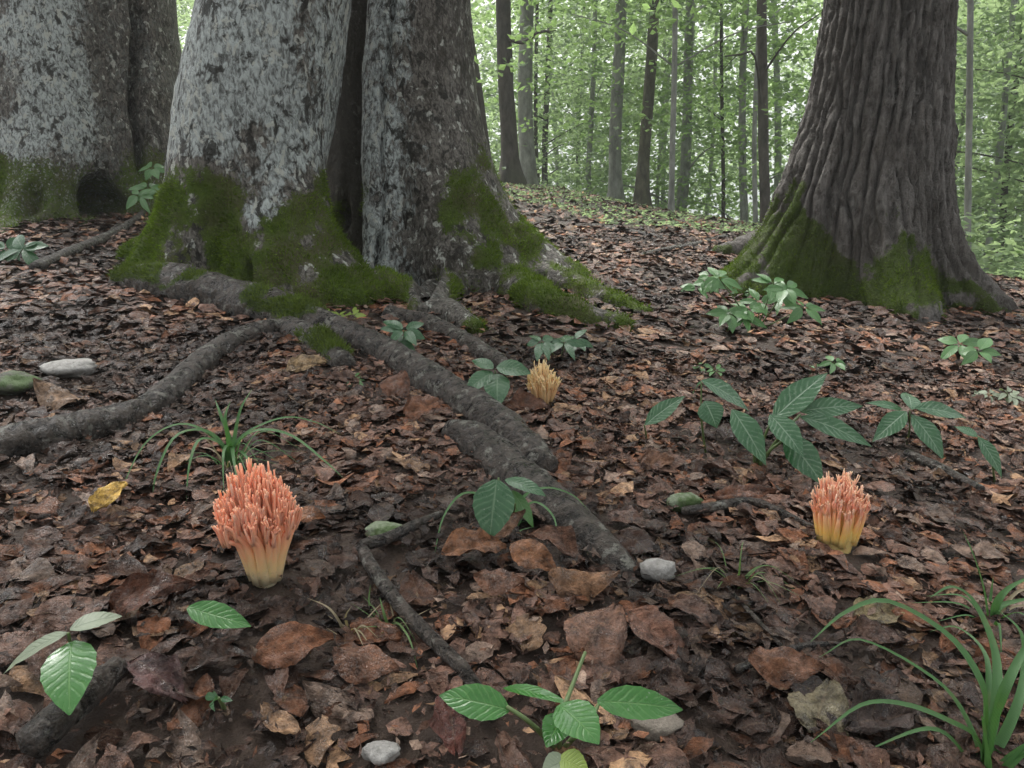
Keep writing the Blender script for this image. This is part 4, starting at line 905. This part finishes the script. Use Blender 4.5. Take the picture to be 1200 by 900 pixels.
# ------------------------------------------------------------------ fallen leaves, one by one
PROTO = [mesh_np('fallen_leaf', *proto_leaf(300+k, 17, 9, ('ovate', 'ovate', 'round', 'lance')[k % 4], (.66, .58, .85, .45)[k % 4], torn=(.12, .3, .5)[k % 3], curl=.32, bend=.28, fold=.18, wave=.09, ser=.018)[:2], LITTER,
                 uv=proto_leaf(300+k, 17, 9)[2], cols=np.ones(3)) for k in range(16)]
def rot_from(normal, yaw):
    N = np.asarray(normal, float); N /= np.linalg.norm(N); A = np.array((math.cos(yaw), math.sin(yaw), 0)); A -= N*(A@N); A /= np.linalg.norm(A); B = np.cross(N, A)
    return np.stack([A, B, N], 1)
def fallen(px, py, lpx, yaw, color, label, k, tilt=(0, 0), lift=.012, name='fallen_leaf', group=None, pos=None, size=None, cat='leaf'):
    g = G(px, py) if pos is None else pos; s = lpx*np.linalg.norm(g-CP)/FPX if size is None else size
    o = link(name, PROTO[k % len(PROTO)], None)
    Rm = rot_from((tilt[0]+.04, tilt[1]-.09, 1), yaw)
    o.matrix_world = Matrix.Translation(Vector(g+np.array((0, 0, lift)))) @ Matrix(Rm.tolist()).to_4x4() @ Matrix.Scale(s, 4)
    o.color = (*color, 1); return tag(o, label, cat, group)
DL = []
def dl(px, py, l, yaw, c, label, k, tilt=(0, 0), lift=.02):
    DL.append((px, py)); fallen(px, py, l, math.radians(yaw), c, label, k, tilt, lift)
dl(132, 608, 46, 70, (.52, .36, .09), 'small mustard yellow fallen leaf', 2, (0, -.45), .03)
dl(175, 733, 92, 20, (.085, .035, .02), 'dark russet curled leaf leaning beside the fallen green leaf', 1, (-.3, -.6), .03)
dl(186, 822, 88, -30, (.105, .062, .062), 'wrinkled purple-brown leaf above the rotten stick', 5, (.1, -.35), .02)
dl(345, 782, 84, 20, (.16, .075, .042), 'wet reddish leaf right of the tiny seedling', 0, (0, -.3), .02)
dl(430, 800, 78, -20, (.15, .075, .045), 'reddish leaf left of the lichened stick', 4, (0, -.3), .02)
dl(530, 872, 84, 100, (.115, .045, .036), 'dark red leaf beside the small pale stone', 8, (0, -.3), .02)
dl(556, 672, 74, 10, (.17, .085, .045), 'russet leaf at the back of the overlapping leaf pile', 12, (0, -.25), .03)
dl(585, 708, 58, -10, (.14, .07, .042), 'brown leaf under the front of the overlapping leaf pile', 4, (0, -.3), .025)
dl(626, 690, 62, -35, (.19, .095, .05), 'orange-brown pointed leaf on top of the leaf pile', 0, (.1, -.45), .035)
dl(683, 708, 80, 5, (.21, .125, .075), 'tan oval leaf beside the leaf pile', 9, (0, -.4), .025)
dl(650, 660, 80, -30, (.15, .085, .06), 'brown leaf between the pile and the tapering root', 5, (.1, -.2), .025)
dl(590, 645, 60, 40, (.20, .12, .08), 'tan leaf standing behind the leaf pile', 13, (0, -.7), .03)
dl(700, 765, 88, 60, (.17, .10, .072), 'large mottled leaf below the tan oval leaf', 6, (0, -.25), .02)
dl(768, 768, 84, -50, (.16, .088, .064), 'reddish mottled leaf with frayed edge above the tan stone', 2, (.1, -.3), .02)
dl(918, 811, 76, -10, (.16, .082, .050), 'brown serrated leaf below the thin twig', 4, (0, -.4), .025)
dl(1030, 868, 90, 15, (.055, .043, .04), 'dark grey-brown leaf beneath the arching sedge', 8, (0, -.25), .02)
dl(960, 850, 76, 60, (.16, .15, .10), 'pale greenish leaf left of the dark grey-brown leaf', 6, (0, -.2), .015)
dl(1030, 735, 60, 10, (.19, .165, .095), 'ochre leaf lying under the sedge arch', 2, (0, -.25), .015)
dl(495, 498, 46, 40, (.17, .085, .052), 'cupped reddish leaf beside the diagonal root', 10, (.1, -.6), .03)
dl(465, 470, 44, 80, (.14, .07, .045), 'brown cupped leaf uphill of the reddish one', 6, (0, -.6), .03)
dl(360, 442, 48, 30, (.30, .225, .13), 'pale tan leaf below the mossy root stub', 2, (0, -.5), .025)
dl(70, 482, 66, 150, (.21, .15, .105), 'tan curled leaf just above the long grey root', 9, (0, -.35), .025)
dl(770, 556, 40, 10, (.15, .085, .055), 'round brown leaf uphill of the green-tinged stone', 10, (0, -.5), .02)
dl(872, 596, 74, 10, (.15, .075, .048), 'long russet leaf above the dark bark strip', 3, (0, -.4), .02)
dl(618, 488, 62, 0, (.13, .068, .045), 'flat brown leaf in front of the buff coral mushroom', 8, (0, -.35), .018)
dl(365, 622, 34, -10, (.22, .10, .045), 'small orange leaf touching the large salmon mushroom', 0, (0, -.5), .02)
# the green leaf that has dropped on the litter
g = G(255, 730)-np.array((0, .05, 0)); gl = thing('green_leaf', g, 'single bright green leaf dropped on the brown litter', 'leaf')
plant_leaf(W(220, 712, g[1]+.01), W(294, 734, g[1]-.005), 34*g[1]/FPX, GREEN, g, gl, 'ovate', face=(0, -.62, .78), sag=.06, seed=4)
CLASS = {'dark': 'very dark wet leaf in the brown litter', 'mauve': 'mauve-brown wet leaf in the brown litter', 'russet': 'russet leaf in the brown litter', 'tan': 'dry tan leaf in the brown litter', 'grey': 'greyish brown leaf in the brown litter'}
def loose_leaves():
    r = np.random.default_rng(91); n = 0; tries = 0; taken = [G(*p)[:2] for p in DL]
    while n < 250 and tries < 6000:
        tries += 1
        px, py = r.uniform(-20, 1220), r.uniform(330, 915)
        g = G(px, py)
        if blocked(g[:1], g[1:2], .012)[0]: continue
        if min((g[0]-t[0])**2+(g[1]-t[1])**2 for t in taken) < (.032 if py > 550 else .05)**2: continue
        c = PN[r.choice(5, p=[.17, .38, .22, .10, .13])]; s = r.uniform(.034, .064)
        taken.append(g[:2]); col = np.array(PAL[c])*r.uniform(.9, 1.45)
        fallen(0, 0, 0, r.uniform(0, 2*math.pi), tuple(col), CLASS[c], int(r.integers(16)), (r.normal(0, .15), r.normal(-.05, .15)), r.uniform(.006, .016), pos=g, size=s, group='loose fallen leaves, '+c)
        n += 1
loose_leaves()

# ------------------------------------------------------------------ the rest of the litter
def litter(name, label, area, n, size, nu, nv, seed, torn, lift, tilt, reject=.93, protos=14, margin=None):
    r = np.random.default_rng(seed); ylo, yhi, half = area
    Y = np.sqrt(r.uniform((ylo+.35)**2, (yhi+.35)**2, n))-.35; X = r.uniform(-1, 1, n)*(half*Y+.35)
    if margin: X = np.where(r.random(n) < .5, -1, 1)*(half*Y+.33+r.uniform(0, margin, n))
    crest = (X-2.3)*.957+(Y-3.4)*.29 < 1.2
    if yhi < 2 and nu > 3: crest &= ~((fbm(X*6, Y*6, 0*X+7, 2) < .42) & (r.random(n) < .75))      # bare wet soil shows here and there
    ok = crest & ~(blocked(X, Y, -.004) & (r.random(n) < reject)); X, Y = X[ok], Y[ok]; n = len(X)
    Z = ground_z(X, Y); e = .05; nx = -(ground_z(X+e, Y)-Z)/e; ny = -(ground_z(X, Y+e)-Z)/e
    N = np.stack([nx+r.normal(0, tilt, n), ny+r.normal(0, tilt, n), np.ones(n)], -1); N /= np.linalg.norm(N, axis=1)[:, None]
    yaw = r.uniform(0, 2*math.pi, n); A = np.stack([np.cos(yaw), np.sin(yaw), 0*yaw], -1); A -= N*(A*N).sum(1)[:, None]; A /= np.linalg.norm(A, axis=1)[:, None]; B = np.cross(N, A)
    s = r.uniform(size[0], size[1], n)
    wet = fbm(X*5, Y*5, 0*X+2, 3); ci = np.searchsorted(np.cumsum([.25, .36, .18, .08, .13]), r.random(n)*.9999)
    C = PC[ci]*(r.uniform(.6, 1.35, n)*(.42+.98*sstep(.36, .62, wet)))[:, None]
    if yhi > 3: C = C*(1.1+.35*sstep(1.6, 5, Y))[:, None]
    L = r.uniform(lift[0], lift[1], n)
    Vs, Fs, Us, Cs, base = [], [], [], [], 0
    pid = r.integers(protos, size=n)
    for p in range(protos):
        V0, F0, uv0 = proto_leaf(seed*50+p, nu, nv, ('ovate', 'round', 'ovate', 'lance')[p % 4], (.66, .9, .75, .5)[p % 4], torn*(.4+.6*(p % 3)), .28, .24, .16, .08)
        k = np.where(pid == p)[0]; m = len(k)
        P = (A[k][:, None]*V0[None, :, 0:1]+B[k][:, None]*V0[None, :, 1:2]+N[k][:, None]*V0[None, :, 2:3])*s[k][:, None, None]
        P += np.stack([X[k], Y[k], Z[k]+L[k]], -1)[:, None]
        Vs.append(P.reshape(-1, 3)); Fs.append((F0[None]+(np.arange(m)*len(V0))[:, None, None]).reshape(-1, 4)+base); base += m*len(V0)
        Us.append(np.tile(uv0, (m, 1))); Cs.append(np.repeat(C[k], len(V0), 0))
    o = link(name, mesh_np(name, np.vstack(Vs), np.vstack(Fs), LITTER, uv=np.vstack(Us), cols=np.vstack(Cs)))
    tag(o, label, 'leaf litter', kind='stuff')
litter('leaf_litter', 'small broken brown leaves covering the near ground', (.25, 1.7, .80), 18000, (.018, .052), 6, 4, 1, .5, (-.002, .013), .14)
litter('leaf_crumbs', 'fine dark crumbs of rotted leaf between the leaves', (.25, 1.7, .80), 40000, (.004, .0145), 3, 3, 2, .6, (.002, .017), .35)
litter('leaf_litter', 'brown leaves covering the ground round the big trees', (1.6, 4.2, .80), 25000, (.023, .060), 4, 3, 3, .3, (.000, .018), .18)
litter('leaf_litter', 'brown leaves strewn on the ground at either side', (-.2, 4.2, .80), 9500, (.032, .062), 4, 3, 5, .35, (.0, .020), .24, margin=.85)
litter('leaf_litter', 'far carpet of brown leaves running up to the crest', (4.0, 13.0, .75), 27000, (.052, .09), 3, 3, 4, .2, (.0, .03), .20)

# ------------------------------------------------------------------ the damp air of the wood
def haze():
    m = NT('damp_air'); pv = m.n('VolumePrincipled', {'Color': (.86, .92, .90, 1), 'Density': .0045, 'Anisotropy': .2}); m.t.links.new(pv.outputs[0], m.out.inputs[1])
    x0, x1, y0, y1, z0, z1 = -330, 330, -330, 330, -18, 19
    V = [(x, y, z) for x in (x0, x1) for y in (y0, y1) for z in (z0, z1)]
    F = [(0, 1, 3, 2), (4, 6, 7, 5), (0, 4, 5, 1), (2, 3, 7, 6), (0, 2, 6, 4), (1, 5, 7, 3)]
    tag(link('haze', mesh_np('haze', V, F, m.m, smooth=False)), 'thin pale damp air filling the wood', 'haze', kind='stuff')
haze()
